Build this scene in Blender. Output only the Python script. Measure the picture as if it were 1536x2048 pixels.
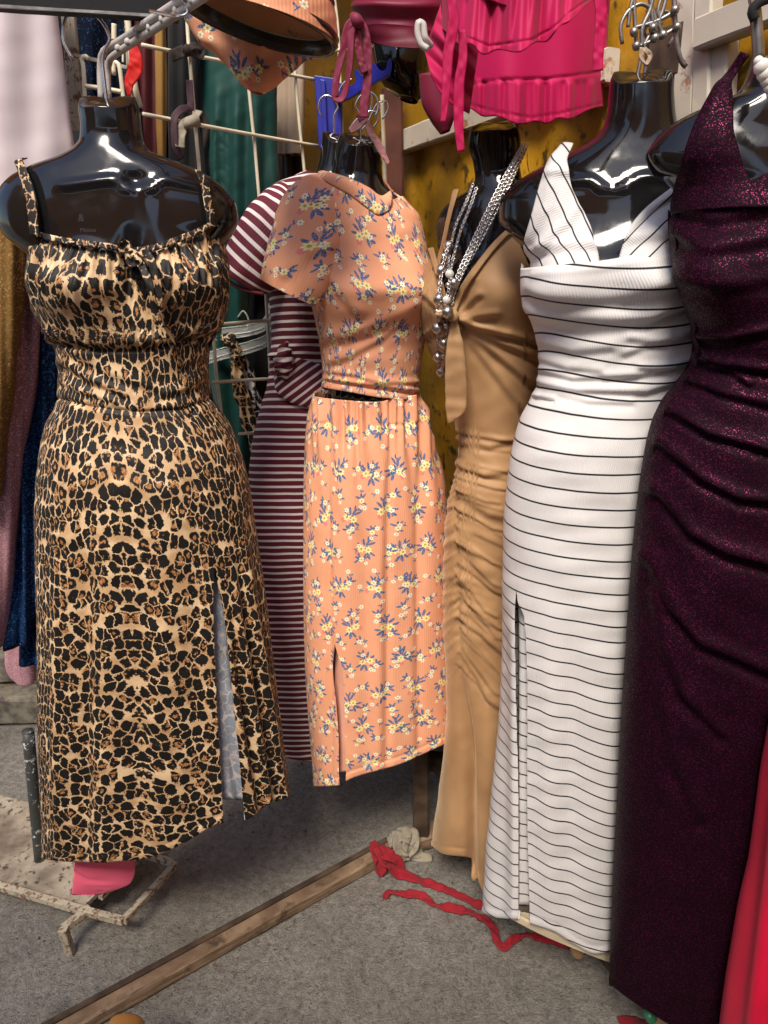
import bpy, bmesh, math, random
import numpy as np
from mathutils import Vector
random.seed(7); rng = np.random.RandomState(11)
PI = math.pi
for o in list(bpy.data.objects): bpy.data.objects.remove(o)
SC = bpy.context.scene
COL = SC.collection

# ------------------------------------------------------------------ camera, world, sun, exposure
F = 1420.0; PITCH = math.radians(19.5); CAMZ = 1.5
cam_d = bpy.data.cameras.new('camera'); cam = bpy.data.objects.new('camera', cam_d); COL.objects.link(cam)
cam.location = (0, 0, CAMZ); cam.rotation_euler = (PI/2 - PITCH, 0, 0)
cam_d.sensor_fit = 'VERTICAL'; cam_d.sensor_height = 36.0; cam_d.sensor_width = 27.0
cam_d.lens = F/2048*36.0; cam_d.clip_start = 0.02; cam_d.clip_end = 500
SC.camera = cam
SC.render.resolution_x = 768; SC.render.resolution_y = 1024
world = bpy.data.worlds.new('World'); SC.world = world; world.use_nodes = True
wn = world.node_tree; wn.nodes.clear()
sky = wn.nodes.new('ShaderNodeTexSky'); sky.sky_type = 'NISHITA'; sky.sun_disc = False
SUN_EL, SUN_AZ = 52, 194            # degrees; azimuth measured clockwise from +Y (194 = behind the camera, to its left)
sky.sun_elevation = math.radians(SUN_EL); sky.sun_rotation = math.radians(SUN_AZ)
bg = wn.nodes.new('ShaderNodeBackground'); bg.inputs[1].default_value = 0.15
wo = wn.nodes.new('ShaderNodeOutputWorld')
wn.links.new(sky.outputs[0], bg.inputs[0]); wn.links.new(bg.outputs[0], wo.inputs[0])
sd = bpy.data.lights.new('sun', 'SUN'); so = bpy.data.objects.new('sun', sd); COL.objects.link(so)
sd.energy = 2.9; sd.angle = math.radians(20); sd.color = (1, .91, .775)
az, el = math.radians(SUN_AZ), math.radians(SUN_EL)
sdir = Vector((math.sin(az)*math.cos(el), math.cos(az)*math.cos(el), math.sin(el)))
so.rotation_euler = sdir.to_track_quat('Z', 'Y').to_euler(); so.location = sdir*20
SC.view_settings.view_transform = 'Standard'; SC.view_settings.look = 'None'
SC.view_settings.gamma = 1; SC.view_settings.use_curve_mapping = False
SC.view_settings.exposure = 0.80

# ------------------------------------------------------------------ measuring helpers (photo pixel -> place at a known distance)
cp, sp_ = math.cos(PITCH), math.sin(PITCH)
def ray(px, py):
    x = (np.asarray(px, float)-768)/F; y = -(np.asarray(py, float)-1024)/F
    return np.stack([x+0*y, cp+sp_*y+0*x, -sp_+cp*y+0*x], -1)
def U(px, py, Y):
    r = ray(px, py); k = Y/r[..., 1]
    p = r*k[..., None] if r.ndim > 1 else r*k
    p = p.copy(); p[..., 2] += CAMZ; return p
def Z(px, py, z=0.0):
    r = ray(px, py); return r*((z-CAMZ)/r[2]) + np.array([0, 0, CAMZ])
def proj(P):
    P = np.asarray(P); x = P[..., 0]; y = P[..., 1]; z = P[..., 2]-CAMZ
    d = y*cp - z*sp_; u = y*sp_ + z*cp
    return 768+F*x/d, 1024-F*u/d
def planeP(c, ang):      # vertical plane through c=(x,y), running in compass direction ang (from +Y)
    return (np.array([c[0], c[1], 0]), np.array([math.cos(ang), -math.sin(ang), 0]))
def UP(px, py, pl, off=0.0):
    r = ray(px, py); c, n = pl; o = np.array([0, 0, CAMZ])
    nn = n if np.dot(n, o-c) > 0 else -n
    t = np.dot(c+nn*off-o, n)/np.dot(r, n); return o+r*t
LW = planeP((-.03, 1.87), math.radians(37))      # the grid on the left
RW = planeP((-.03, 2.16), math.radians(-28))     # the yellow wall on the right

# ------------------------------------------------------------------ object helpers
def thing(name, label, cat, loc=(0, 0, 0), group=None):
    o = bpy.data.objects.new(name, None); COL.objects.link(o); o.location = loc
    o.empty_display_size = .05
    o['label'] = label; o['category'] = cat
    if group: o['group'] = group
    return o
def tag(o, label, cat, group=None):
    o['label'] = label; o['category'] = cat
    if group: o['group'] = group
    return o
def wloc(o):
    v = Vector((0, 0, 0))
    while o is not None: v += o.location; o = o.parent
    return v
def mesh(name, V, Fc, mat, parent=None, uv=None, smooth=True, mats=None, fm=None):
    V = np.asarray(V, float).reshape(-1, 3)
    if parent is not None:
        off = np.array(wloc(parent)); loc = (0, 0, 0)
    else:
        off = np.array([V[:, 0].mean(), V[:, 1].mean(), V[:, 2].min()]); loc = tuple(off)
    me = bpy.data.meshes.new(name)
    me.from_pydata((V-off).tolist(), [], Fc if isinstance(Fc, list) else Fc.tolist())
    if uv is not None:
        ul = me.uv_layers.new(name='UVMap'); idx = np.empty(len(me.loops), int); me.loops.foreach_get('vertex_index', idx)
        ul.data.foreach_set('uv', np.asarray(uv, np.float32)[idx].ravel())
    if smooth: me.polygons.foreach_set('use_smooth', [True]*len(me.polygons))
    for m in (mats or [mat]): me.materials.append(m)
    if fm is not None: me.polygons.foreach_set('material_index', fm)
    me.update()
    o = bpy.data.objects.new(name, me); COL.objects.link(o); o.location = loc
    if parent is not None: o.parent = parent
    return o
def grid_faces(nv, nu, closed=False):
    i = np.arange(nv-1)[:, None]; j = np.arange(nu if closed else nu-1)[None, :]
    j2 = (j+1) % nu
    return np.stack([i*nu+j, (i+1)*nu+j, (i+1)*nu+j2, i*nu+j2], -1).reshape(-1, 4)
def join(parts):
    V, Fc, n = [], [], 0
    for v, f in parts:
        v = np.asarray(v, float).reshape(-1, 3); V.append(v)
        Fc += [[int(a)+n for a in q] for q in (f if isinstance(f, list) else f.tolist())]; n += len(v)
    return np.concatenate(V), Fc
def resample(pts, n):
    pts = np.asarray(pts, float); d = np.r_[0, np.cumsum(np.linalg.norm(np.diff(pts, axis=0), axis=1))]
    t = np.linspace(0, d[-1], n); return np.stack([pch(d, pts[:, k], t) for k in range(pts.shape[1])], -1)
def pch(x, y, t):
    x = np.asarray(x, float); y = np.asarray(y, float); t = np.asarray(t, float)
    if len(x) == 2: return np.interp(t, x, y)
    h = np.diff(x); h[h == 0] = 1e-9; d = np.diff(y)/h; m = np.zeros_like(y)
    s = (d[:-1]*d[1:]) > 0; w1 = 2*h[1:]+h[:-1]; w2 = h[1:]+2*h[:-1]
    mm = np.zeros(len(d)-1); mm[s] = (w1+w2)[s]/(w1[s]/d[:-1][s]+w2[s]/d[1:][s]); m[1:-1] = mm
    m[0] = d[0]; m[-1] = d[-1]
    tc = np.clip(t, x[0], x[-1]); i = np.clip(np.searchsorted(x, tc)-1, 0, len(h)-1); u = (tc-x[i])/h[i]
    return ((2*u**3-3*u**2+1)*y[i]+(u**3-2*u**2+u)*h[i]*m[i]+(-2*u**3+3*u**2)*y[i+1]+(u**3-u**2)*h[i]*m[i+1])
def frames(P):
    P = np.asarray(P, float); T = np.gradient(P, axis=0); T /= np.linalg.norm(T, axis=1)[:, None]+1e-12
    a = np.array([0, 0, 1.]) if abs(T[0, 2]) < .9 else np.array([1., 0, 0])
    N = np.cross(T[0], a); N /= np.linalg.norm(N); Ns = [N]
    for k in range(1, len(P)):
        N = N-T[k]*np.dot(N, T[k]); N /= np.linalg.norm(N)+1e-12; Ns.append(N)
    Ns = np.array(Ns); return T, Ns, np.cross(T, Ns)
def tube_g(P, r, k=8, caps=True):
    P = np.asarray(P, float); n = len(P); r = np.broadcast_to(np.asarray(r, float), (n,))
    T, N, B = frames(P); a = np.arange(k)*2*PI/k
    V = P[:, None]+r[:, None, None]*(np.cos(a)[None, :, None]*N[:, None]+np.sin(a)[None, :, None]*B[:, None])
    Fc = grid_faces(n, k, True).tolist()
    if caps: Fc += [list(range(k)), list(range((n-1)*k, n*k))[::-1]]
    return V.reshape(-1, 3), Fc
def tube(name, P, r, mat, parent=None, k=8, n=None):
    P = np.asarray(P, float)
    if n: P = resample(P, n)
    v, f = tube_g(P, r, k); return mesh(name, v, f, mat, parent)
def bar_g(A, B, w, h, up=(0, 0, 1), bev=.0):
    A = np.array(A, float); B = np.array(B, float); T = B-A; L = np.linalg.norm(T); T /= L
    up = np.array(up, float); S = np.cross(T, up); S /= np.linalg.norm(S); Up = np.cross(S, T)
    b = bev or min(w, h)*.12; ns = max(2, int(L/.03))
    prof = [(-w/2+b, -h/2), (w/2-b, -h/2), (w/2, -h/2+b), (w/2, h/2-b), (w/2-b, h/2), (-w/2+b, h/2), (-w/2, h/2-b), (-w/2, -h/2+b)]
    V = []
    for i in range(ns+1):
        c = A+T*L*i/ns
        for (x, y) in prof:
            j = rng.normal(0, min(w, h)*.012, 2); V.append(c+S*(x+j[0])+Up*(y+j[1]))
    Fc = grid_faces(ns+1, 8, True).tolist()+[list(range(8)), list(range(ns*8, ns*8+8))[::-1]]
    return np.array(V), Fc
def bar(name, A, B, w, h, mat, parent=None, up=(0, 0, 1), bev=.0):
    v, f = bar_g(A, B, w, h, up, bev); return mesh(name, v, f, mat, parent, smooth=False)
def sphere_g(c, r, nu=12, nv=8, groove=0):
    V = []; 
    for i in range(nv+1):
        ph = PI*i/nv
        rr = r*(1-groove*(i % 2))
        for j in range(nu):
            a = 2*PI*j/nu; V.append([c[0]+rr*math.sin(ph)*math.cos(a), c[1]+rr*math.sin(ph)*math.sin(a), c[2]+rr*math.cos(ph)])
    return np.array(V), grid_faces(nv+1, nu, True)
def polyd(X, Y, poly):
    X = np.asarray(X, float); best = np.full(X.shape, 1e9)
    for (x0, y0), (x1, y1) in zip(poly[:-1], poly[1:]):
        dx, dy = x1-x0, y1-y0; t = np.clip(((X-x0)*dx+(Y-y0)*dy)/(dx*dx+dy*dy+1e-9), 0, 1)
        best = np.minimum(best, np.hypot(X-x0-t*dx, Y-y0-t*dy))
    return best
def crease(X, Y, poly, w, d):
    return -d*np.exp(-(polyd(X, Y, poly)/w)**2)
def fold(X, Y, poly, w, d):          # asymmetric fold: ridge just above a groove
    poly2 = [(x, y-w*1.3) for x, y in poly]
    return crease(X, Y, poly, w, d)-crease(X, Y, poly2, w*1.3, d*.9)
def gau(X, Y, x, y, sx, sy, a): return a*np.exp(-((X-x)/sx)**2-((Y-y)/sy)**2)
def wob(X, Y, s, seed=0):
    r = np.random.RandomState(seed); o = 0
    for k in range(7):
        a = r.rand()*2*PI; f = (0.6+1.6*r.rand())/s; o = o+np.sin((X*math.cos(a)+Y*math.sin(a))*f*2*PI+r.rand()*7)
    return o/4.0
def ss(a, b, x): t = np.clip((x-a)/(b-a), 0, 1); return t*t*(3-2*t)

# ------------------------------------------------------------------ body / garment surfaces
class Body:
    def __init__(s, rows, Y, yaw, depth, disp=None, n=2.2):
        r = np.array(rows, float); s.y, s.xl, s.xr = r[:, 0], r[:, 1], r[:, 2]
        s.Y = Y; s.yaw = math.radians(yaw); d = np.array(depth, float); s.dy, s.bf, s.bb = d[:, 0], d[:, 1], d[:, 2]
        s.disp = disp; s.n = n
        s.L = np.array([math.cos(s.yaw), math.sin(s.yaw), 0]); s.Fr = np.array([math.sin(s.yaw), -math.cos(s.yaw), 0])
    def S(s, th, y, off=0.0, disp=True, extra=None):
        th = np.asarray(th, float); y = np.asarray(y, float)
        th, y = np.broadcast_arrays(th, y)
        xl = pch(s.y, s.xl, y); xr = pch(s.y, s.xr, y); bf = pch(s.dy, s.bf, y); bb = pch(s.dy, s.bb, y)
        # beyond the last row: carry on straight
        Yc = s.Y(y) if callable(s.Y) else s.Y
        c = U((xl+xr)/2, y, Yc); dy = cp-sp_*(y-1024)/F
        w = (xr-xl)/2/F*Yc/dy; b = (bf+bb)/2
        a = np.sqrt(np.maximum(w*w-(b*math.sin(s.yaw))**2, (.45*w)**2))/math.cos(s.yaw)
        sn, cs = np.sin(th), np.cos(th); e = 2/s.n
        lx = a*np.sign(sn)*np.abs(sn)**e; bd = np.where(cs > 0, bf, bb); fz = bd*np.sign(cs)*np.abs(cs)**e
        P = c+lx[..., None]*s.L+fz[..., None]*s.Fr
        dirv = sn[..., None]*s.L+cs[..., None]*s.Fr
        d = off
        if disp and (s.disp or extra):
            X0, Y0 = proj(P)
            wf = np.clip(cs*2+.35, 0, 1)
            if s.disp: d = d+s.disp(X0, Y0, th)*wf
            if extra: d = d+extra(X0, Y0, th)*wf
        P = P+dirv*np.asarray(d)[..., None]
        P[..., 2] += np.asarray(off)*.6
        return P
    def inv(s, X, Yt, it=9):
        X = np.asarray(X, float); Yt = np.asarray(Yt, float); th = np.zeros(X.shape); y = Yt.copy()
        for k in range(it):
            x0, y0 = proj(s.S(th, y)); q0, _ = proj(s.S(th, y, disp=False))
            x1, y1 = proj(s.S(th+.02, y, disp=False)); x1 = x1-q0+x0; g = np.maximum((x1-x0)/.02, 15.)
            th = np.clip(th+np.clip((X-x0)/g, -.5, .5), -1.5, 1.5); y = y+np.clip(Yt-y0, -40, 40)
        return th, y
def fn(pts):
    p = np.array(pts, float); return lambda t: pch(p[:, 0], p[:, 1], t)
def sheet(body, name, mat, ytop, ybot, th0=-PI, th1=PI, nu=200, nv=220, off=.004, extra=None, uvf=None, parent=None,
          hem_in=.004, cap=False, usc=.17, hem=True, frontdense=True):
    t = np.linspace(0, 1, nu)
    tv = np.linspace(0, 1, nv)[:, None]*np.ones((1, nu))
    f0 = th0 if callable(th0) else (lambda y: th0+0*y); f1 = th1 if callable(th1) else (lambda y: th1+0*y)
    ft = ytop if callable(ytop) else (lambda th: ytop+0*th); fb = ybot if callable(ybot) else (lambda th: ybot+0*th)
    if frontdense:   # more columns where cos(theta)>0
        lo = float(np.min(f0(np.array([900.])))) ; hi = float(np.max(f1(np.array([900.]))))
        a = np.linspace(lo, hi, 2000); dens = 1+2.2*(np.cos(a) > -.15); cdf = np.r_[0, np.cumsum(dens[:-1])]; cdf /= cdf[-1]
        t = (np.interp(t, cdf, a)-lo)/(hi-lo)
    T = t[None, :]*np.ones((nv, 1))
    y = 1000+0*T
    for k in range(4):
        th = f0(y)+(f1(y)-f0(y))*T
        wr = (th+PI) % (2*PI)-PI
        y = ft(wr)+(fb(wr)-ft(wr))*tv
    offs = np.full(T.shape, off)
    ybr = fb(wr); ytr = ft(wr); offs = offs-.0022*np.exp(-((ybr-y-14)/2.6)**2)+.0008*ss(16, 10, ybr-y)
    if hem:   # the cloth is turned over at its top and bottom edge
        def turn(row_y, sgn):
            return row_y
        yb = y[-1:]; tb = th[-1:]; yt = y[:1]; tt = th[:1]
        y = np.concatenate([yt+14, yt+2, y, yb-1, yb-16]); th = np.concatenate([tt, tt, th, tb, tb])
        offs = np.concatenate([offs[:1]-hem_in, offs[:1]-hem_in*.8, offs, offs[:1]-hem_in*.7, offs[:1]-hem_in])
    P = body.S(th, y, offs, extra=extra)
    wr = (th+PI) % (2*PI)-PI
    if uvf: u, v = uvf(wr, y, P)
    else: u, v = wr*usc, P[..., 2]
    uv = np.stack([u, v], -1).reshape(-1, 2)
    nr, nc = P.shape[:2]; Fc = grid_faces(nr, nc)[:, ::-1].tolist()
    V = P.reshape(-1, 3)
    if cap:
        c = P[0].mean(0); V = np.r_[V, [c]]; uv = np.r_[uv, [[0, 0]]]; n = len(V)-1
        Fc += [[n, j+1, j] for j in range(nc-1)][::1]
    Vn = V; 
    # outward check
    q = Fc[len(Fc)//2]; 
    return mesh(name, Vn, [f[::-1] for f in Fc], mat, parent, uv=uv)
def patch(body, name, mat, A, B, nu=16, nv=40, off=.006, parent=None, bulge=0.0, extra=None, solid=.0016, uvf=None, edge=.0):
    A = resample(A, nv); B = resample(B, nv); t = np.linspace(0, 1, nu)[None, :, None]
    G = A[:, None]*(1-t)+B[:, None]*t
    th, y = body.inv(G[..., 0], G[..., 1])
    o = off+bulge*np.sin(PI*t[..., 0])+0*th
    P = body.S(th, y, o, extra=extra)
    la = np.linspace(0, 1, nu)[None, :]+0*th; 
    if uvf: u, v = uvf(th, y, P, G)
    else: u, v = th*.17, P[..., 2]
    ob = mesh(name, P.reshape(-1, 3), grid_faces(nv, nu), mat, parent, uv=np.stack([u, v], -1).reshape(-1, 2))
    m = ob.modifiers.new('thickness', 'SOLIDIFY'); m.thickness = solid; m.offset = 0
    return ob
def rings(name, R, mat, parent=None, k=40, nv=60, disp=None, n=2.3, capA=False, capB=False, uvf=None, usc=.1, roll=True):
    """loft of rings: (x1,y1,x2,y2,Y,b): two edge points in the photo, distance Y, half depth b"""
    R = np.array(R, float); t0 = np.arange(len(R)); t = np.linspace(0, len(R)-1, nv)
    R = np.stack([pch(t0, R[:, c], t) for c in range(R.shape[1])], -1)
    if roll:
        R = np.r_[R[3:4], R[1:2], R, R[-2:-1], R[-4:-3]]; 
    sc = np.ones(len(R)); 
    if roll: sc[:2] = .975; sc[-2:] = .975
    Yb = R[:, 6] if R.shape[1] > 6 else R[:, 4]
    A = U(R[:, 0], R[:, 1], R[:, 4]); B = U(R[:, 2], R[:, 3], Yb)
    c = (A+B)/2; h = (B-A)/2; hn = h/(np.linalg.norm(h, axis=1)[:, None]+1e-9)
    ax = np.gradient(c, axis=0)
    if roll: ax[:3] = ax[3]; ax[-3:] = ax[-4]
    nrm = np.cross(hn, ax); nrm /= np.linalg.norm(nrm, axis=1)[:, None]+1e-9
    nrm[nrm[:, 1] > 0] *= -1
    ph = np.linspace(0, 2*PI, k, endpoint=False); e = 2/n
    cx = np.sign(np.cos(ph))*np.abs(np.cos(ph))**e; sx = np.sign(np.sin(ph))*np.abs(np.sin(ph))**e
    P = c[:, None]+sc[:, None, None]*(-h[:, None]*cx[None, :, None]+nrm[:, None]*(R[:, 5][:, None, None]*sx[None, :, None]))
    if disp:
        X0, Y0 = proj(P); d = disp(X0, Y0, ph[None, :]+0*X0)
        P = P+(nrm[:, None]*sx[None, :, None]-hn[:, None]*cx[None, :, None]*.5)*d[..., None]
    L = np.r_[0, np.cumsum(np.linalg.norm(np.diff(c, axis=0), axis=1))]
    hl = np.linalg.norm(h, axis=1).mean()
    u = np.broadcast_to((np.abs((ph-PI/2+PI) % (2*PI)-PI)*np.sign(((ph-PI/2+PI) % (2*PI))-PI)*hl)[None], P.shape[:2]); v = np.broadcast_to(-L[:, None], P.shape[:2])
    if uvf: u, v = uvf(P, ph, u, v)
    V = P.reshape(-1, 3); Fc = grid_faces(len(R), k, True).tolist(); uv = np.stack([u, v], -1).reshape(-1, 2)
    if capA: Fc += [list(range(k))]
    if capB: Fc += [list(range((len(R)-1)*k, len(R)*k))[::-1]]
    return mesh(name, V, Fc, mat, parent, uv=uv)
def drape(name, top, bot, Y, mat, parent=None, nu=120, nv=60, bulge=.03, disp=None, solid=.002, lean=0.0, Yr=None, wavy=0.0):
    a = resample(top, nu); b = resample(bot, nu); t = np.linspace(0, 1, nv)[:, None, None]; G = a[None]*(1-t)+b[None]*t
    G = G.copy(); G[..., 1] += wavy*np.sin(G[..., 0]*.105+.9*np.sin(G[..., 0]*.04))*t[..., 0]**3
    sx = np.linspace(0, 1, nu)[None, :]; tt = np.linspace(0, 1, nv)[:, None]
    Yv = Y+((Yr if Yr else Y)-Y)*sx-bulge*np.sin(PI*sx)**.7+lean*tt
    if disp: Yv = Yv-disp(G[..., 0], G[..., 1], tt)
    P = U(G[..., 0], G[..., 1], Yv)
    o = mesh(name, P.reshape(-1, 3), grid_faces(nv, nu), mat, parent, uv=np.stack([P[..., 0], P[..., 2]], -1).reshape(-1, 2))
    m_ = o.modifiers.new('thickness', 'SOLIDIFY'); m_.thickness = solid; m_.offset = 0; return o
def ribbon(name, P, W, th, mat, parent=None, n=40, twist=None, wav=.0, seed=0, Nrm=None):
    """flat band of width W and thickness th along world points P, lying across Nrm"""
    P = resample(P, n); T, N, B = frames(P); r = np.random.RandomState(seed)
    if Nrm is not None:
        Nn = np.array(Nrm, float); S = np.cross(T, Nn); S /= np.linalg.norm(S, axis=1)[:, None]+1e-9; Nn = np.cross(S, T)
    else: S, Nn = N, B
    tw = np.zeros(n) if twist is None else np.interp(np.linspace(0, 1, n), np.linspace(0, 1, len(twist)), twist)
    W = np.interp(np.linspace(0, 1, n), np.linspace(0, 1, len(np.atleast_1d(W))), np.atleast_1d(W))
    S2 = S*np.cos(tw)[:, None]+Nn*np.sin(tw)[:, None]; N2 = np.cross(S2, T)
    m = 7; x = np.linspace(-.5, .5, m); V = []
    wv = wav*np.interp(np.arange(n), np.arange(0, n+3, 3), r.randn(len(np.arange(0, n+3, 3))))
    wv2 = wav*np.interp(np.arange(n), np.arange(0, n+2, 2), r.randn(len(np.arange(0, n+2, 2))))
    for i in range(n):
        top = [P[i]+S2[i]*W[i]*a+N2[i]*(th/2+wv[i]*math.sin(a*5+i*.3)+wv2[i]*a) for a in x]
        bot = [P[i]+S2[i]*W[i]*a+N2[i]*(-th/2+wv[i]*math.sin(a*5+i*.3)+wv2[i]*a) for a in x[::-1]]
        V += top+bot
    Fc = grid_faces(n, 2*m, True).tolist()+[list(range(2*m)), list(range((n-1)*2*m, n*2*m))[::-1]]
    L = np.r_[0, np.cumsum(np.linalg.norm(np.diff(P, axis=0), axis=1))]
    uv = np.stack([np.tile(np.r_[x, x[::-1]], n)*np.repeat(W, 2*m), np.repeat(L, 2*m)], -1)
    return mesh(name, V, Fc, mat, parent, uv=uv)

# ------------------------------------------------------------------ node expression helper
class Ex:
    def __init__(s, nt, sk): s.nt = nt; s.s = sk
    def _m(s, op, *a):
        n = s.nt.nodes.new('ShaderNodeMath'); n.operation = op
        for i, v in enumerate((s,)+a):
            if isinstance(v, Ex): s.nt.links.new(v.s, n.inputs[i])
            else: n.inputs[i].default_value = v
        return Ex(s.nt, n.outputs[0])
    def __add__(s, o): return s._m('ADD', o)
    __radd__ = __add__
    def __sub__(s, o): return s._m('SUBTRACT', o)
    def __rsub__(s, o): return (s*-1)+o
    def __mul__(s, o): return s._m('MULTIPLY', o)
    __rmul__ = __mul__
    def __truediv__(s, o): return s._m('DIVIDE', o)
    def __lt__(s, o): return s._m('LESS_THAN', o)
    def __gt__(s, o): return s._m('GREATER_THAN', o)
    def mn(s, o): return s._m('MINIMUM', o)
    def mx(s, o): return s._m('MAXIMUM', o)
    def f(s, op, *a): return s._m(op, *a)
    def step(s, a, b):
        n = s.nt.nodes.new('ShaderNodeMapRange'); n.clamp = True; n.interpolation_type = 'SMOOTHSTEP'
        s.nt.links.new(s.s, n.inputs[0])
        for i, v in ((1, a), (2, b)):
            if isinstance(v, Ex): s.nt.links.new(v.s, n.inputs[i])
            else: n.inputs[i].default_value = v
        return Ex(s.nt, n.outputs[0])
class M:
    """material builder"""
    def __init__(s, name, rough=.6, spec=.5, coord='UV'):
        s.m = bpy.data.materials.new(name); s.m.use_nodes = True; s.nt = s.m.node_tree
        s.b = s.nt.nodes['Principled BSDF']; s.b.inputs['Roughness'].default_value = rough
        s.b.inputs['Specular IOR Level'].default_value = spec
        tc = s.nt.nodes.new('ShaderNodeTexCoord'); s.co = tc.outputs[coord]; s.ob = tc.outputs['Object']
    def uv(s):
        n = s.nt.nodes.new('ShaderNodeSeparateXYZ'); s.nt.links.new(s.co, n.inputs[0])
        return Ex(s.nt, n.outputs[0]), Ex(s.nt, n.outputs[1]), Ex(s.nt, n.outputs[2])
    def vec(s, x, y, z=0.0):
        n = s.nt.nodes.new('ShaderNodeCombineXYZ')
        for i, v in enumerate((x, y, z)):
            if isinstance(v, Ex): s.nt.links.new(v.s, n.inputs[i])
            else: n.inputs[i].default_value = v
        return n.outputs[0]
    def noise(s, scale, detail=3, v=None, rough=.55, dim='3D'):
        n = s.nt.nodes.new('ShaderNodeTexNoise'); n.noise_dimensions = dim; n.inputs['Scale'].default_value = scale
        n.inputs['Detail'].default_value = detail; n.inputs['Roughness'].default_value = rough
        s.nt.links.new(v if v is not None else s.ob, n.inputs['Vector']); return Ex(s.nt, n.outputs[0])
    def vor(s, scale, v=None, feat='F1', dim='2D', rnd=1.0):
        n = s.nt.nodes.new('ShaderNodeTexVoronoi'); n.voronoi_dimensions = dim; n.feature = feat
        n.inputs['Scale'].default_value = scale; n.inputs['Randomness'].default_value = rnd
        s.nt.links.new(v if v is not None else s.ob, n.inputs['Vector']); return n
    def white(s, v, dim='2D'):
        n = s.nt.nodes.new('ShaderNodeTexWhiteNoise'); n.noise_dimensions = dim; s.nt.links.new(v, n.inputs['Vector'])
        q = s.nt.nodes.new('ShaderNodeSeparateXYZ'); s.nt.links.new(n.outputs['Color'], q.inputs[0])
        return [Ex(s.nt, q.outputs[i]) for i in range(3)]
    def mix(s, fac, a, b):
        n = s.nt.nodes.new('ShaderNodeMix'); n.data_type = 'RGBA'
        if isinstance(fac, Ex): s.nt.links.new(fac.s, n.inputs[0])
        else: n.inputs[0].default_value = fac
        for i, v in ((6, a), (7, b)):
            if isinstance(v, tuple): n.inputs[i].default_value = v+(1,) if len(v) == 3 else v
            else: s.nt.links.new(v, n.inputs[i])
        return n.outputs[2]
    def col(s, c):
        if isinstance(c, tuple): s.b.inputs['Base Color'].default_value = c+(1,)
        else: s.nt.links.new(c, s.b.inputs['Base Color'])
        return s
    def set(s, key, v):
        if isinstance(v, Ex): s.nt.links.new(v.s, s.b.inputs[key])
        elif isinstance(v, tuple): s.b.inputs[key].default_value = v+(1,)
        else: s.b.inputs[key].default_value = v
        return s
    def bump(s, h, dist=.001, strength=1.0):
        n = s.nt.nodes.new('ShaderNodeBump'); n.inputs['Distance'].default_value = dist; n.inputs['Strength'].default_value = strength
        s.nt.links.new(h.s, n.inputs['Height']); s.nt.links.new(n.outputs[0], s.b.inputs['Normal']); return s
    def backface(s):
        g = s.nt.nodes.new('ShaderNodeNewGeometry'); return Ex(s.nt, g.outputs['Backfacing'])

def cloth(name, c, rough=.75, var=.12, sheen=.06, weave=.0004, scale=9, folds=0.0):
    m = M(name, rough, .3); n = m.noise(scale, 4); c2 = tuple(max(0, x*(1-var*2)) for x in c)
    m.col(m.mix(n.step(.3, .7), c2, c)); m.set('Sheen Weight', sheen); m.set('Sheen Roughness', .5)
    h = m.noise(900, 2)*.5+m.noise(35, 4)*3*folds+n*folds*5
    m.bump(h, weave if not folds else .002, .6); return m.m
def satin(name, c, rough=.38, var=.1):
    m = M(name, rough, .28); n = m.noise(6, 3); c2 = tuple(x*(1-var*2) for x in c)
    m.col(m.mix(n.step(.3, .7), c2, c)); m.set('Sheen Weight', .05)
    m.bump(m.noise(1200, 1), .0003, .4); return m.m
def glitter(name, c, spark, rough=.6, dens=.82, scale=520, bright=1.0):
    m = M(name, rough+.2, .06, 'Object')
    v1 = m.vor(scale, feat='F1', dim='3D'); w = m.nt.nodes.new('ShaderNodeSeparateXYZ'); m.nt.links.new(v1.outputs['Color'], w.inputs[0])
    r = Ex(m.nt, w.outputs[0]); r2 = Ex(m.nt, w.outputs[1]); patchy = m.noise(14, 4)
    on = (r+patchy*.25).step(dens+.11, dens+.16)
    mid = r2.step(.3, 1.0)*.5
    a = m.mix(mid, c, tuple(min(1, x*1.8+.002) for x in c)); m.col(m.mix(on*(r2*.8+.2), a, spark))
    m.set('Metallic', on*.6); m.set('Roughness', on*-.25+rough)
    
    m.bump(r*.6+m.noise(60, 3)*1.5, .0012, .5); return m.m
def rusty(name, paint, rust=(.12, .045, .018), amount=.5, rough=.5, scale=30):
    m = M(name, rough, .4); n = m.noise(scale, 7, rough=.65); n2 = m.noise(scale*5, 4)
    f = (n+n2*.25).step(1-amount-.02+.12, 1-amount+.06+.12)
    base = m.mix(m.noise(8, 5).step(.3, .75), tuple(x*.72 for x in paint), paint)
    rc = m.mix(n2.step(.35, .65), rust, tuple(x*2.4 for x in rust)); m.col(m.mix(f, base, rc)); m.set('Roughness', f*.35+rough)
    m.bump(f*-1+n2*.25, .0012, .7); return m.m
def plain(name, c, rough=.5, metal=0.0, var=.15, scale=25, bumpd=.0003, spec=.5, coat=0.0):
    m = M(name, rough, spec); n = m.noise(scale, 5); m.col(m.mix(n.step(.3, .7), tuple(x*(1-var) for x in c), c))
    m.set('Metallic', metal); m.set('Coat Weight', coat); m.set('Roughness', n*.15+rough-.07); m.bump(n+m.noise(scale*12, 2)*.3, bumpd, .5); return m.m

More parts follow.
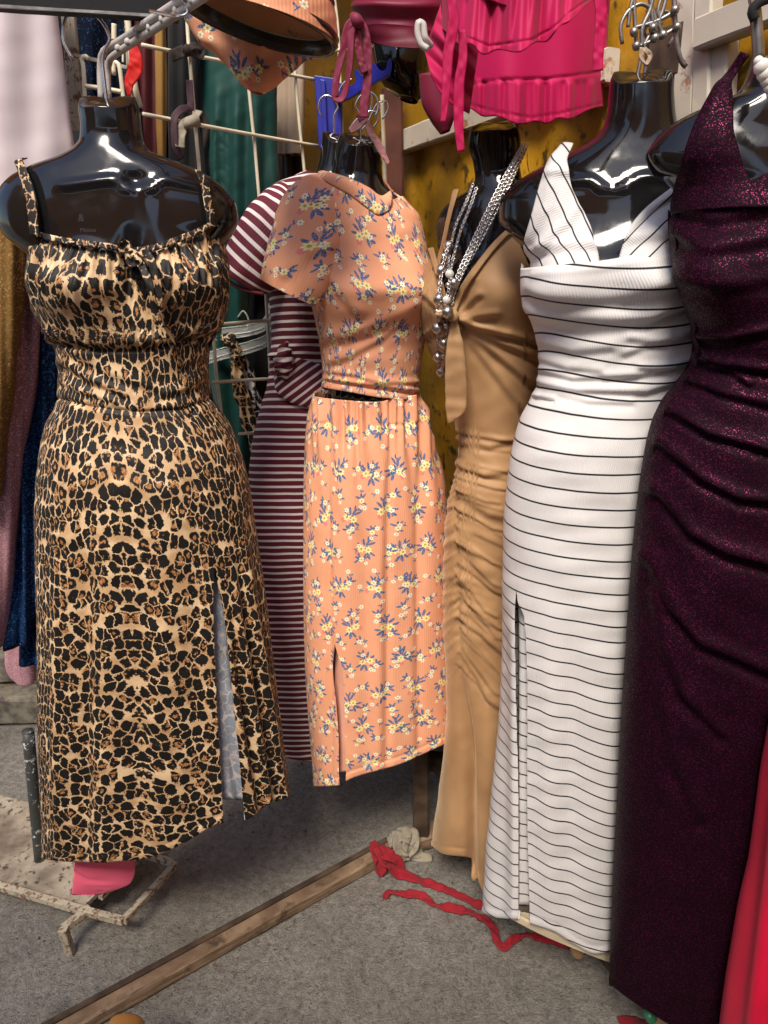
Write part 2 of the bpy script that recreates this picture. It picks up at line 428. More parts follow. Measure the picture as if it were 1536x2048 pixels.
# prints
def leopard_mat(name, lining=True, sc=1.0, tone=1.0, grey=False):
    m = M(name, .62, .35); u, v, _ = m.uv()
    au = u.f('ABSOLUTE')
    n1 = m.noise(55*sc, 2, m.vec(au, v), dim='2D'); n2 = m.noise(55*sc, 2, m.vec(au+3.7, v+1.3), dim='2D'); nf = m.noise(300*sc, 3, m.vec(au*1.7, v*.8), dim='2D')
    x = au+(n1-.5)*.012/sc+(nf-.5)*.0030+v*.05; y = v*.60+(n2-.5)*.010/sc+(nf-.5)*.0028
    vec = m.vec(x, y)
    e = Ex(m.nt, m.vor(70*sc, vec, 'DISTANCE_TO_EDGE', rnd=.82).outputs['Distance'])
    vf = m.vor(70*sc, vec, 'F1', rnd=.82); d = Ex(m.nt, vf.outputs['Distance']); q = m.nt.nodes.new('ShaderNodeSeparateXYZ'); m.nt.links.new(vf.outputs['Color'], q.inputs[0])
    r, r2 = Ex(m.nt, q.outputs[0]), Ex(m.nt, q.outputs[1])
    near = 1.0-au.step(.005, .07)
    gate = m.noise(17, 2, m.vec(au+2, v), dim='2D').step(.25, .75)
    thr = gate*.034+.014+near*.018-au.step(.06, .22)*.008+(nf-.5)*.20
    rmax = au.step(.05, .22)*.09+.555-gate*.03+(nf-.5)*.32
    black = e.step(thr, thr+.03)*(1.0-d.step(rmax, rmax+.03))
    rc = r.step(.5, 1.0)*.23
    cen = 1.0-(d+(nf-.5)*.22).step(rc-.05, rc+.02)
    a1 = m.noise(75*sc, 1, m.vec(au+9, v), dim='2D')
    gap = a1.step(.60, .66)*(d.step(.08, .16))*(r > .45)
    hole = cen.mx(gap*(r2 > .45)); halo = black*(1.0-e.step(thr+.03, thr+.075))
    cream = m.mix(m.noise(25, 3, m.vec(au, v), dim='2D').step(.3, .7), (.46*tone, .275*tone, .135*tone), (.70*tone, .50*tone, .30*tone))
    fib = m.noise(250, 2, m.vec(au*3, v*.7), dim='2D')
    brown = m.mix(fib.step(.4, .6), (.26, .09, .025), (.46, .24, .10))
    ins = m.mix(hole, (.007, .006, .005), brown)
    body = m.mix(black, cream, ins)
    body = m.mix(halo*.45*(1.0-hole), body, (.10, .04, .015))
    if grey:
        body = m.mix(black*(1.0-hole), (.62, .60, .60), (.012, .012, .014))
    if lining:
        bk = m.backface(); pale = m.mix(black*.8, (.62, .64, .70), (.24, .26, .32)); body = m.mix(bk, body, pale)
    m.col(body); m.bump(m.noise(900, 2)*.4+m.noise(22, 4)*2.0, .0012, .5); return m.m
def ell(x, y, cx, cy, ang, a, b):
    dx, dy = x-cx, y-cy; c, s = math.cos(ang), math.sin(ang)
    p = (dx*c+dy*s)/a; q = (dy*c-dx*s)/b
    return (1.0-(p*p+q*q)).step(-.1, .25)
def floral_mat(name):
    m = M(name, .7, .3); u0, v0, _ = m.uv(); u, v = u0*1.06, v0*1.06
    ground = m.mix(m.noise(10, 3).step(.3, .7), (.77, .34, .19), (.82, .38, .22))
    leafc = m.mix(m.noise(500, 1, m.vec(u, v), dim='2D').step(.42, .58), (.035, .06, .17), (.20, .26, .42))
    def layer(col, P, Q, sx, sy, ox, oy, kind):
        x = (u+ox)/P; y = (v+oy)/Q; row = y.f('FLOOR'); x = x+row*.37
        ix = x.f('FLOOR'); fx = (x-ix-.5)*P; fy = (y-row-.5)*Q
        r = m.white(m.vec(ix*1.31+ox*50, row*2.17+oy*30))
        fx = fx-(r[0]-.5)*sx; fy = fy-(r[1]-.5)*sy
        ang = (r[2]-.5)*1.5; ca, sa = ang.f('COSINE'), ang.f('SINE')
        flip = ((r[0] > .5)*2.0)-1.0
        X = (fx*ca+fy*sa)*flip; Yv = fy*ca-fx*sa
        def flower(cx, cy, R, base, ctr, np_=6):
            dx, dy = X-cx, Yv-cy; d = (dx*dx+dy*dy).f('SQRT'); a = dy.f('ARCTAN2', dx)
            edge = (a*float(np_)).f('COSINE')*R*.17+R*.86
            msk = 1.0-(d/edge).step(.88, 1.04)
            pet = m.mix(((a*float(np_*1)+PI).f('COSINE')).step(.55, 1.0)*(d/R).step(.25, .6)*.55, base, tuple(z*.62 for z in base))
            pet = m.mix(1.0-(d/R).step(.22, .36), pet, ctr); return msk, pet
        if kind == 'big':
            L = None
            for (cx, cy, an, a, b) in [(-.010, .013, 2.2, .0085, .0028), (-.001, .016, 1.5, .0095, .0028), (.007, .017, .9, .009, .0026), (-.016, .004, 2.7, .008, .0028),
                                       (.013, -.012, -.8, .0085, .0030), (.006, -.016, -1.5, .0085, .0028), (.017, -.004, -.1, .008, .0026), (-.004, .024, 1.9, .006, .002), (.004, .026, 1.3, .006, .0018), (.0, .008, 1.5, .012, .0012), (.008, -.008, -1.1, .011, .0012)]:
                k = ell(X, Yv, cx, cy, an, a, b); L = k if L is None else L.mx(k)
            col = m.mix(L, col, leafc)
            pk, pc = flower(-.013, -.013, .0062, (.80, .16, .20), (.75, .25, .2), 5); col = m.mix(pk*.75, col, pc)
            for (cx, cy, R) in ((-.009, -.003, .0088), (.0065, .0005, .0082)):
                k, c = flower(cx, cy, R, (.90, .80, .36), (.45, .36, .06), 7); col = m.mix(k, col, c)
        elif kind == 'mid':
            L = None
            for (cx, cy, an, a, b) in [(.006, .006, .8, .007, .0026), (.010, .000, -.2, .007, .0024), (.002, .010, 1.6, .007, .0022), (-.004, -.007, -2.0, .010, .0011), (-.008, -.002, 2.9, .006, .0020)]:
                k = ell(X, Yv, cx, cy, an, a, b); L = k if L is None else L.mx(k)
            col = m.mix(L, col, leafc)
            k, c = flower(0, -.001, .0066, (.92, .84, .50), (.5, .40, .08), 6); col = m.mix(k, col, c)
            k, c = flower(-.006, -.013, .0048, (.92, .82, .60), (.5, .42, .12), 6); col = m.mix(k, col, c)
        else:
            L = ell(X, Yv, .005, -.007, -1.0, .008, .0010).mx(ell(X, Yv, .009, -.006, .5, .004, .0016))
            col = m.mix(L, col, leafc)
            k, c = flower(0, 0, .0058, (.93, .85, .62), (.40, .42, .25), 6); col = m.mix(k, col, c)
        return col
    c = layer(ground, .072, .088, .020, .024, .013, .0, 'big')
    c = layer(c, .050, .064, .018, .024, .0, .037, 'mid')
    c = layer(c, .049, .043, .022, .018, .031, .017, 'small')
    bk = m.backface(); c = m.mix(bk, c, (.80, .42, .30)); m.col(c)
    rib = (u0*(2*PI/.0042)).f('SINE'); m.bump(rib*.22+m.noise(18, 4)*2.6, .0008, .7); return m.m
def stripe_mat(name, base, line, period, duty, rib=.0042, soft=.03, lining=None, rough=.68, ribs=.5):
    m = M(name, rough, .3); u, v, _ = m.uv()
    w = m.noise(9, 2, m.vec(u, v), dim='2D'); t = (v+(w-.5)*.0025)/period; fr = t-t.f('FLOOR')
    k = (fr-.5).f('ABSOLUTE'); on = 1.0-k.step(duty/2-soft, duty/2+soft)
    b = m.mix(m.noise(7, 4).step(.3, .75), tuple(x*.90 for x in base), base)
    c = m.mix(on, b, line)
    if lining is not None: c = m.mix(m.backface()*.6, c, lining)
    m.col(c); r = (u*(2*PI/rib)).f('SINE'); m.bump(r*ribs+m.noise(16, 4)*2.0, .0006, .7); return m.m

MAT = {}
MAT['leopard'] = leopard_mat('leopard_print_jersey'); MAT['leopard_scarf'] = leopard_mat('leopard_scarf_cloth', False, 1.0); MAT['leopard_bw'] = leopard_mat('black_white_print_cloth', False, .8, grey=True)
MAT['floral'] = floral_mat('peach_floral_rib_knit')
MAT['maroon'] = stripe_mat('maroon_striped_knit', (.125, .014, .030), (.76, .68, .66), .0158, .34)
MAT['white_stripe'] = stripe_mat('white_pinstripe_rib_knit', (.68, .655, .65), (.008, .008, .013), .0282, .105, soft=.02, ribs=.35)
MAT['cream'] = cloth('cream_lining', (.62, .52, .36))
m = M('tan_satin_knit', .50, .28); n = m.noise(7, 3); m.col(m.mix(n.step(.3, .7), (.32, .175, .080), (.42, .245, .118))); m.set('Sheen Weight', .35); m.set('Sheen Roughness', .35); m.set('Sheen Tint', (1., .82, .6)); m.bump(m.noise(1300, 2)*.8+m.noise(45, 4)*1.4, .0007, .6); MAT['tan'] = m.m
MAT['purple'] = glitter('purple_glitter_knit', (.0080, .0010, .0045), (.15, .016, .062), dens=.865, scale=1050)
MAT['blueglit'] = glitter('blue_glitter_cloth', (.006, .018, .06), (.10, .30, .70), dens=.80)
MAT['navyglit'] = glitter('navy_glitter_cloth', (.003, .005, .013), (.05, .12, .25), dens=.92)
MAT['pinkglit'] = glitter('pink_glitter_cloth', (.34, .17, .20), (.95, .70, .74), dens=.80)
MAT['goldglit'] = glitter('gold_glitter_cloth', (.20, .11, .035), (.85, .60, .28), dens=.84)
MAT['whitesatin'] = satin('pale_satin', (.70, .60, .62), .34)
MAT['teal'] = cloth('teal_jersey', (.006, .055, .045), .55)
MAT['brown'] = cloth('dark_brown_cloth', (.028, .018, .015), .8)
MAT['black'] = cloth('black_cloth', (.008, .008, .009), .8)
MAT['burgundy'] = cloth('burgundy_cloth', (.08, .008, .014), .6)
MAT['wine'] = satin('wine_satin_jersey', (.16, .006, .028), .5)
MAT['ochre'] = cloth('ochre_cloth', (.34, .18, .04), .7)
MAT['beige'] = cloth('beige_cloth', (.42, .31, .22), .7)
MAT['fuchsia'] = satin('fuchsia_jersey', (.44, .0010, .070), .66)
MAT['red'] = satin('crimson_satin', (.70, .004, .045), .45)
MAT['redrag'] = cloth('red_rag', (.30, .012, .022), .85, folds=.4)
MAT['redbright'] = cloth('scarlet_band', (.62, .012, .008), .6)
MAT['greyrag'] = cloth('grey_beige_rag', (.30, .26, .20), .85, folds=.4)
MAT['mauve'] = cloth('dusty_mauve_strap', (.36, .16, .16), .7)
MAT['plum'] = cloth('plum_strap', (.19, .014, .045), .6)
MAT['chest'] = None
m = M('glossy_black_plastic', .09, .42); n = m.noise(5, 3); m.col(m.mix(n.step(.4, .7), (.006, .006, .007), (.010, .009, .010)))
m.set('Roughness', m.noise(26, 5).step(.35, .8)*.20+.05); m.bump(m.noise(7, 2), .0028, .45); MAT['plastic'] = m.m
MAT['edgegrey'] = plain('grey_moulding_edge', (.10, .10, .11), .35)
MAT['chrome'] = plain('chrome_wire', (.62, .62, .64), .22, 1.0, .1)
MAT['dullsteel'] = plain('dull_steel_wire', (.34, .33, .32), .38, .9, .3, 60)
MAT['ivory'] = rusty('ivory_coated_wire', (.80, .72, .54), (.14, .08, .05), .26, .4, 45)
MAT['armwhite'] = rusty('grey_white_enamel', (.52, .48, .45), (.16, .09, .05), .36, .45, 40)
MAT['rustframe'] = rusty('rusty_cream_steel', (.50, .44, .33), (.11, .05, .025), .46, .6, 75)
MAT['rustdark'] = rusty('brown_rusted_steel', (.34, .27, .19), (.09, .045, .025), .56, .6, 40)
MAT['whitewood'] = rusty('white_painted_steel_frame', (.62, .55, .45), (.17, .07, .03), .42, .55, 9)
MAT['greypole'] = rusty('chipped_dark_grey_paint', (.055, .060, .058), (.30, .30, .29), .40, .45, 60)
MAT['bluepl'] = plain('blue_plastic', (.018, .022, .30), .38, 0, .3, 30)
MAT['clear'] = plain('clear_hanger_plastic', (.80, .82, .78), .25)
b = MAT['clear'].node_tree.nodes['Principled BSDF']; b.inputs['Transmission Weight'].default_value = .6; b.inputs['IOR'].default_value = 1.3
MAT['silver'] = plain('silver_metal', (.66, .63, .60), .28, 1.0, .25, 200)
MAT['pearl'] = plain('pearl_bead', (.70, .66, .60), .18, 0, .1, 60, coat=.5)
MAT['pinktape'] = plain('pink_plastic_tape', (.92, .15, .26), .32, 0, .08, 12, .0012)
MAT['tapegrey'] = plain('green_plastic', (.03, .16, .08), .4)
MAT['card'] = plain('brown_cardboard', (.32, .19, .10), .8)
m = M('yellow_painted_sheet', .55, .35); n = m.noise(3.2, 6, rough=.62); n2 = m.noise(26, 5)
c = m.mix(n.step(.36, .66), (.26, .135, .007), (.66, .33, .014)); c = m.mix((n2+n*.3).step(.72, .84), c, (.09, .06, .012)); m.col(c); m.bump(n*3+n2, .004, .6); MAT['yellow'] = m.m
m = M('ochre_tarpaulin', .5, .4); n = m.noise(2, 4); m.col(m.mix(n.step(.3, .7), (.42, .22, .012), (.62, .35, .02))); m.bump(m.noise(6, 3), .02, .6); MAT['tarp'] = m.m
_t = m.nt.nodes.new('ShaderNodeBsdfTranslucent'); _t.inputs[0].default_value = (.75, .42, .03, 1); _a = m.nt.nodes.new('ShaderNodeMixShader'); _a.inputs[0].default_value = .5
_o = [q for q in m.nt.nodes if q.type == 'OUTPUT_MATERIAL'][0]; m.nt.links.new(m.b.outputs[0], _a.inputs[1]); m.nt.links.new(_t.outputs[0], _a.inputs[2]); m.nt.links.new(_a.outputs[0], _o.inputs[0])
m = M('worn_wood', .7, .3, 'Object'); n = m.noise(22, 6, rough=.65)
mp = m.nt.nodes.new('ShaderNodeMapping'); mp.inputs['Scale'].default_value = (1, 1, 9); m.nt.links.new(m.ob, mp.inputs[0]); g = m.noise(14, 5, mp.outputs[0])
c = m.mix(g.step(.3, .7), (.14, .088, .054), (.30, .205, .13)); m.col(m.mix(n.step(.5, .72), c, (.06, .038, .024))); m.bump(g*.8+n, .003, .7); MAT['wood'] = m.m
m = M('dark_wood', .75, .25, 'Object'); n = m.noise(20, 6); m.col(m.mix(n.step(.3, .7), (.035, .022, .015), (.10, .065, .042))); m.bump(n, .003, .6); MAT['darkwood'] = m.m
m = M('weathered_board', .6, .35, 'Object'); n = m.noise(7, 6, rough=.6); n2 = m.noise(60, 4)
c = m.mix(n.step(.35, .65), (.13, .10, .075), (.42, .36, .28)); m.col(m.mix((n2+n*.5).step(.80, .95), c, (.06, .045, .03))); m.bump(n2+n*2, .002, .6); MAT['board'] = m.m
m = M('stone_with_old_paint', .8, .3, 'Object'); n = m.noise(6, 6, rough=.62); n2 = m.noise(30, 5)
c = m.mix(n2.step(.3, .7), (.06, .05, .04), (.17, .15, .115)); m.col(m.mix(n.step(.52, .60), c, (.30, .19, .05))); m.bump(n2+n, .006, .7); MAT['stone'] = m.m
m = M('terracotta_wall', .75, .3, 'Object'); n = m.noise(9, 5); m.col(m.mix(n.step(.3, .7), (.045, .014, .010), (.11, .035, .022))); m.bump(n, .003, .6); MAT['terracotta'] = m.m
# asphalt
m = M('trodden_asphalt', .82, .35, 'Object'); a = m.noise(3.2, 6, rough=.6); bb = m.noise(120, 5, rough=.7); c1 = m.noise(330, 3)
vv = Ex(m.nt, m.vor(190, feat='F1', dim='3D').outputs['Distance'])
mp = m.nt.nodes.new('ShaderNodeMapping'); mp.inputs['Scale'].default_value = (1, 1.1, 1); mp.inputs['Rotation'].default_value = (0, 0, .5); m.nt.links.new(m.ob, mp.inputs[0])
n4 = m.noise(58, 9, mp.outputs[0], rough=.78); n5 = m.noise(210, 5, mp.outputs[0], rough=.75)
base = m.mix(n4.step(.30, .70), (.17, .150, .128), (.36, .330, .290)); base = m.mix(a.step(.36, .66), base, m.mix(n4.step(.3, .7), (.22, .200, .175), (.43, .398, .350)))
base = m.mix((n5+n4*.5).step(.88, 1.05)*.6, base, (.58, .53, .45)); base = m.mix(m.noise(1.7, 4).step(.55, .72)*.5, base, (.095, .075, .048)); base = m.mix((1.0-n5.step(.28, .38))*.5, base, (.05, .042, .034))
wv = m.noise(9, 5); cv = m.nt.nodes.new('ShaderNodeVectorMath'); cv.operation = 'ADD'; m.nt.links.new(m.ob, cv.inputs[0]); m.nt.links.new(m.vec(wv*.22, (wv*-.18), 0.0), cv.inputs[1])
ck = Ex(m.nt, m.vor(1.5, cv.outputs[0], 'DISTANCE_TO_EDGE').outputs['Distance']); crack = (1.0-ck.step(.002, .010))*m.noise(2.3, 2).step(.46, .6)
base = m.mix(crack*.0, base, (.05, .042, .034)); grit = Ex(m.nt, m.vor(260, feat='F1', dim='2D').outputs['Distance']); gsel = m.noise(170, 2).step(.52, .60)
base = m.mix(gsel*(1.0-grit.step(.20, .42))*.65, base, (.50, .46, .40)); base = m.mix((1.0-m.noise(95, 3).step(.32, .42))*.5, base, (.085, .072, .058))
sp = Ex(m.nt, m.vor(2.6, feat='F1', dim='3D').outputs['Distance'])
base = m.mix((1.0-(sp+(bb-.5)*.08).step(.04, .12))*.45, base, (.075, .062, .05)); m.col(base); m.bump(n4*1.3+n5*1.0+bb*.3+gsel*(1.0-grit.step(.2, .5))*.8, .0065, 1.0); MAT['asphalt'] = m.m
m = M('grey_render_wall', .8, .3, 'Object'); n = m.noise(2, 5); m.col(m.mix(n.step(.3, .7), (.20, .18, .15), (.42, .39, .34))); MAT['render'] = m.m

# ------------------------------------------------------------------ ground, walls, setting
def sheet_plane(name, pts, mat, nx=2, ny=2, parent=None, amp=0.0):
    p = np.array(pts, float); s = np.linspace(0, 1, nx)[None, :, None]; t = np.linspace(0, 1, ny)[:, None, None]
    P = (p[0]*(1-s)+p[1]*s)*(1-t)+(p[3]*(1-s)+p[2]*s)*t
    return P
gx = np.r_[-60, -20, -6, np.linspace(-2.2, 2.2, 90), 6, 20, 60]; gy = np.r_[-60, -20, -6, np.linspace(-1, 3.2, 90), 6, 20, 60]
GX, GY = np.meshgrid(gx, gy); r = np.random.RandomState(5)
GZ = 0.0035*wob(GX*1000, GY*1000, 420, 3)*(np.abs(GX) < 2.1)+.0015*wob(GX*1000, GY*1000, 90, 4)*(np.abs(GX) < 2.1)
g = mesh('ground', np.stack([GX, GY, GZ-.003], -1).reshape(-1, 3), grid_faces(len(gy), len(gx))[:, ::-1], MAT['asphalt']); g['kind'] = 'structure'

def wall_sheet(name, A, B, z0, z1, mat, thick=.03, nx=120, nz=30, wav=.0, freq=9, label=None, cat=None, seed=0):
    A = np.array(A, float); B = np.array(B, float); L = np.linalg.norm(B-A); d = (B-A)/L; nrm = np.array([-d[1], d[0]])
    if np.dot(nrm, -A) < 0: nrm = -nrm
    s = np.linspace(0, 1, nx)[None, :]; z = np.linspace(z0, z1, nz)[:, None]
    w = wav*(np.sin(s*L*freq*2*PI+1.2*np.sin(z*2.1)+.6*np.sin(s*17))+.5*np.sin(s*L*freq*4.3+z*3))+0*z
    X = A[0]+d[0]*L*s+nrm[0]*w; Yy = A[1]+d[1]*L*s+nrm[1]*w; Zz = z+0*s
    Pf = np.stack([X, Yy, Zz], -1); Pb = Pf-np.array([nrm[0], nrm[1], 0])*thick
    P = np.concatenate([Pf, Pb[::-1]]); Vv = P.reshape(-1, 3)
    o = mesh(name, Vv, np.concatenate([grid_faces(2*nz, nx), [[(2*nz-1)*nx+j, (2*nz-1)*nx+j+1, j+1, j] for j in range(nx-1)]]).astype(int), mat)
    if label: tag(o, label, cat)
    return o
cR = RW[0][:2]; dR = np.array([math.sin(math.radians(28)), -math.cos(math.radians(28))])
wall_sheet('yellow_wall', cR-dR*.15, cR+dR*2.6, .30, 2.6, MAT['yellow'], .03, 260, 30, .005, 7, 'ochre yellow wavy painted sheet wall behind the tan and white dresses', 'wall')
wall_sheet('yellow_wall', (-2.6, 2.42), (.2, 2.42), .34, 2.6, MAT['yellow'], .03, 260, 30, .007, 6, 'dark ochre corrugated wall seen through the wire grid', 'wall')
wall_sheet('terracotta_wall', (-2.6, 2.34), (-.1, 2.34), .0, .62, MAT['terracotta'], .04, 30, 8, .0, 1, 'low terracotta red wall under the hanging glitter cloths', 'wall')
wall_sheet('plank_skirting', cR-dR*.1, cR+dR*2.6, .0, .31, MAT['darkwood'], .03, 60, 8, .002, 4, 'dark wooden skirting at the foot of the yellow wall', 'skirting')
# dark cloth hung behind the rails (keeps the back of the stall dark)
st = thing('stone_step', 'weathered stone step with flaking yellow paint, left behind the pole', 'step', (-1.0, 2.1, 0))
for k, (x0, x1, y, z0, z1) in enumerate([(-1.75, -.92, 2.06, 0, .115), (-.90, -.1, 2.07, 0, .115), (-1.75, -1.22, 2.13, .12, .235), (-1.20, -.55, 2.12, .12, .235), (-.53, -.05, 2.14, .12, .235)]):
    bar('block', (x0, y+.1, (z0+z1)/2), (x1, y+.1, (z0+z1)/2), .24, z1-z0, MAT['stone'], st, bev=.014)

# ------------------------------------------------------------------ mannequins
def mannequin(rows, Y, yaw, depth, label, disp, neck_top, ymax, extra_label=None, off=0.0, cap_front=34, loc=None):
    b = Body(rows, Y, yaw, depth, disp, n=2.15)
    c = U((b.xl[0]+b.xr[0])/2, rows[-1][0], Y)
    t = thing('torso_mannequin', label, 'mannequin', tuple(c), 'glossy black torso mannequins hung on the stall')
    def ytop(th): return neck_top+cap_front*ss(-.2, .9, np.cos(th))
    nu, nv = 120, 150
    th = np.linspace(-PI, PI, nu)[None, :]; tv = (np.linspace(0, 1, nv)**1.15)[:, None]
    y = ytop(th)+(ymax-ytop(th))*tv; th = th+0*tv
    P = b.S(th, y, off)
    c0 = P[0].mean(0); rgs = []
    for k in (.0, .35, .62, .80, .92, .98): rgs.append(c0+(P[0]-c0)*k+np.array([0, 0, .004*(1-k**4)]))
    P = np.concatenate([np.array(rgs), P])
    cb = P[-1].mean(0); P = np.concatenate([P, [cb+(P[-1]-cb)*.96]*1])
    body = mesh('torso', P.reshape(-1, 3), grid_faces(len(P), nu), MAT['plastic'], t)
    return t, b
def hook(t, px, py, Y, mat, r=.0022, s=1.0, flip=1, tilt=0):
    """hanging hook rising from the neck top"""
    b = U(px, py, Y)
    pts = [(0, 0, -.01), (0, 0, .03), (.004, 0, .045), (0.012, 0, .058), (.002, 0, .078), (-.018, 0, .088), (-.036, 0, .078), (-.042, 0, .058), (-.034, 0, .036)]
    P = [b+np.array([flip*x*s+tilt*z, 0, z*s]) for x, y, z in pts]
    return tube('hook', P, r, mat, t, 8, 40)

# --- leopard
leoD = [(180, .050, .050), (260, .050, .05), (300, .058, .055), (350, .068, .065), (450, .085, .07), (560, .095, .075), (640, .090, .075), (740, .078, .07), (830, .085, .08), (950, .10, .095), (1100, .105, .06), (1450, .10, .03), (1700, .10, .025)]
def leoBody(X, Y, th):
    d = gau(X, Y, 165, 575, 62, 62, .040)+gau(X, Y, 365, 565, 62, 62, .038)+gau(X, Y, 265, 560, 24, 75, -.020)
    d = d+crease(X, Y, [(120, 365), (230, 350), (250, 372)], 10, -.006)+crease(X, Y, [(300, 372), (330, 350), (420, 372)], 10, -.006)+gau(X, Y, 268, 352, 18, 14, -.008)
    return d+gau(X, Y, 275, 1000, 160, 130, .012)
LROWS = [(185, 158, 274), (215, 153, 284), (245, 157, 287), (275, 156, 292), (295, 140, 305), (312, 105, 345), (330, 55, 392), (350, 18, 430), (375, -2, 458), (405, -10, 478), (435, -6, 482), (465, 8, 470), (490, 38, 452), (510, 62, 443), (545, 72, 448), (600, 80, 448), (650, 100, 434), (690, 122, 410), (740, 134, 406), (800, 130, 414), (880, 105, 458), (960, 96, 478)]
mq1, LB = mannequin(LROWS, 1.2, 2, leoD, 'black torso mannequin wearing the leopard print dress, at left', leoBody, 185, 940, off=-.006)
hook(mq1, 212, 190, 1.2, MAT['chrome'], .0026, 1.25)
LD = [(470, 68, 442), (500, 68, 444), (540, 68, 450), (600, 75, 453), (650, 95, 441), (690, 118, 415), (740, 128, 412), (790, 126, 416), (815, 119, 427), (850, 103, 452), (900, 93, 473), (960, 87, 490), (1050, 85, 505), (1150, 85, 520), (1250, 86, 534), (1350, 86, 547), (1450, 87, 560), (1550, 90, 572), (1620, 93, 580), (1720, 94, 584)]
def leoDress(X, Y, th):
    d = leoBody(X, Y, th)
    top = ss(690, 600, Y)*ss(440, 520, Y)
    d = d+top*.0035*np.sin(X*.30+2*np.sin(Y*.02))*ss(640, 500, Y)+top*.0025*np.sin(X*.47+Y*.03)*ss(660, 560, Y)
    d = d+ss(620, 690, Y)*ss(705, 690, Y)*.0035*np.sin(X*.42+Y*.02)
    d = d+crease(X, Y, [(118, 692), (200, 702), (300, 700), (420, 672)], 5, .008)-crease(X, Y, [(110, 674), (200, 684), (300, 682), (430, 654)], 14, .006)
    d = d+crease(X, Y, [(120, 800), (180, 815), (280, 826), (360, 822), (430, 797)], 4, .006)
    for p, w, a in [([(130, 740), (190, 775), (250, 800)], 9, .005), ([(412, 760), (380, 785), (330, 800)], 9, .004), ([(128, 775), (160, 790), (230, 812)], 7, .004), ([(140, 715), (220, 760), (310, 790)], 10, .003), ([(405, 720), (360, 745)], 9, .003)]:
        d = d+fold(X, Y, p, w, a)
    k = ss(900, 1300, Y)
    for x0, x1, w, a in [(170, 165, 18, .012), (225, 215, 26, -.006), (120, 118, 14, -.006), (330, 325, 40, -.006), (290, 280, 18, .004), (385, 395, 18, .004)]:
        d = d+k*crease(X, Y, [(x0, 900), (x1, 1760)], w, a)
    k2 = ss(1000, 1300, Y)*ss(455, 480, X)
    d = d+k2*.008*np.sin((X-.16*(Y-1000)-430)*.19)
    d = d+.0014*wob(X, Y, 90, 2)
    return d
LeoB = Body(LD, 1.2, 2, leoD, leoDress, n=2.15)
neckL = fn([(60, 466), (85, 478), (130, 488), (180, 497), (235, 505), (262, 512), (300, 508), (350, 490), (395, 470), (415, 452), (445, 452)])
def x_at(body, th, y):
    X, _ = proj(body.S(th, y+0*th, disp=False)); return X
def top_fn(body, nf, back):
    tt = np.linspace(-PI, PI, 361); yy = np.full(tt.shape, float(nf(np.array([(body.xl[0]+body.xr[0])/2]))[0]))
    for k in range(12):
        X, Yp = proj(body.S(tt, yy)); want = nf(X); yy = np.where(np.cos(tt) > 0, np.clip(yy+(want-Yp), yy-30, yy+30), yy)
    yb = back
    w = ss(-.25, .12, np.cos(tt)); yy = np.where(np.cos(tt) < .12, yb*(1-w)+yy*w, yy)
    return lambda th: np.interp(th, tt, yy)
def bot_fn(body, nf, back=None, y0=1600):
    tt = np.linspace(-PI, PI, 361); yy = np.full(tt.shape, float(y0))
    for k in range(14):
        X, Yp = proj(body.S(tt, yy)); want = nf(X); yy = yy+np.clip(want-Yp, -40, 40)*(np.cos(tt) > -.05)
    fr = np.cos(tt) > -.05
    if back is None:
        e0, e1 = yy[fr][0], yy[fr][-1]; back = (e0+e1)/2
    yl, yr = yy[fr][0], yy[fr][-1]
    yy = np.where(fr, yy, np.where(tt < 0, yl+(back-yl)*ss(0, -1, np.cos(tt)), yr+(back-yr)*ss(0, -1, np.cos(tt))))
    return lambda th: np.interp(th, tt, yy)
def slit_fns(body, A, B, ytop_slit):
    """A: left edge polyline [(x,y)], B: right edge polyline of the gap, photo pixels"""
    def tab(Pl):
        p = resample(np.array(Pl, float), 40); th, y = body.inv(p[:, 0], p[:, 1]); o = np.argsort(y); return y[o], th[o]
    ya, ta = tab(A); yb, tb = tab(B)
    th1 = lambda y: np.interp(y, ya, ta)+2*PI; th0 = lambda y: np.interp(y, yb, tb)
    return th0, th1
dress = thing('leopard_dress', 'leopard print midi dress with thin straps, tied keyhole and thigh slit', 'dress', tuple(U(280, 1700, 1.2)))
th0, th1 = slit_fns(LeoB, [(429, 600), (428, 1120), (425, 1200), (430, 1350), (438, 1500), (446, 1645)], [(429, 600), (428, 1120), (446, 1230), (460, 1350), (474, 1500), (489, 1645)], 1120)
hemL = bot_fn(LeoB, fn([(80, 1716), (120, 1722), (200, 1724), (280, 1718), (350, 1695), (446, 1645), (490, 1640), (530, 1612), (582, 1592)]), 1590)
def leo_uv2(th, y, P, G): return (th+.03)*.175+.3, P[..., 2]
def leo_uv(th, y, P): return (th+.03)*.175, P[..., 2]+.004*np.sin(th*9)
sheet(LeoB, 'dress_body', MAT['leopard'], top_fn(LeoB, neckL, 470), hemL, th0, th1, 260, 330, .003, uvf=leo_uv, parent=dress)
def inner(body, name, mat, A, B, parent, off=-.014, uvf=None):
    return patch(body, name, mat, A, B, 14, 60, off, parent, uvf=uvf, solid=.001)
def flat_uv(sx=.6, ox=0, oy=0):
    return lambda th, y, P, G: (G[..., 0]*.0009*sx+ox, -G[..., 1]*.0009*sx+oy)
patch(LB, 'strap', MAT['leopard'], [(38, 324), (50, 360), (62, 410), (70, 476)], [(54, 322), (68, 360), (80, 410), (88, 482)], 6, 40, .007, dress, uvf=flat_uv(1, .3))
patch(LB, 'strap', MAT['leopard'], [(384, 346), (394, 370), (404, 420), (410, 462)], [(397, 350), (410, 372), (420, 420), (430, 458)], 6, 40, .007, dress, uvf=flat_uv(1, .8))
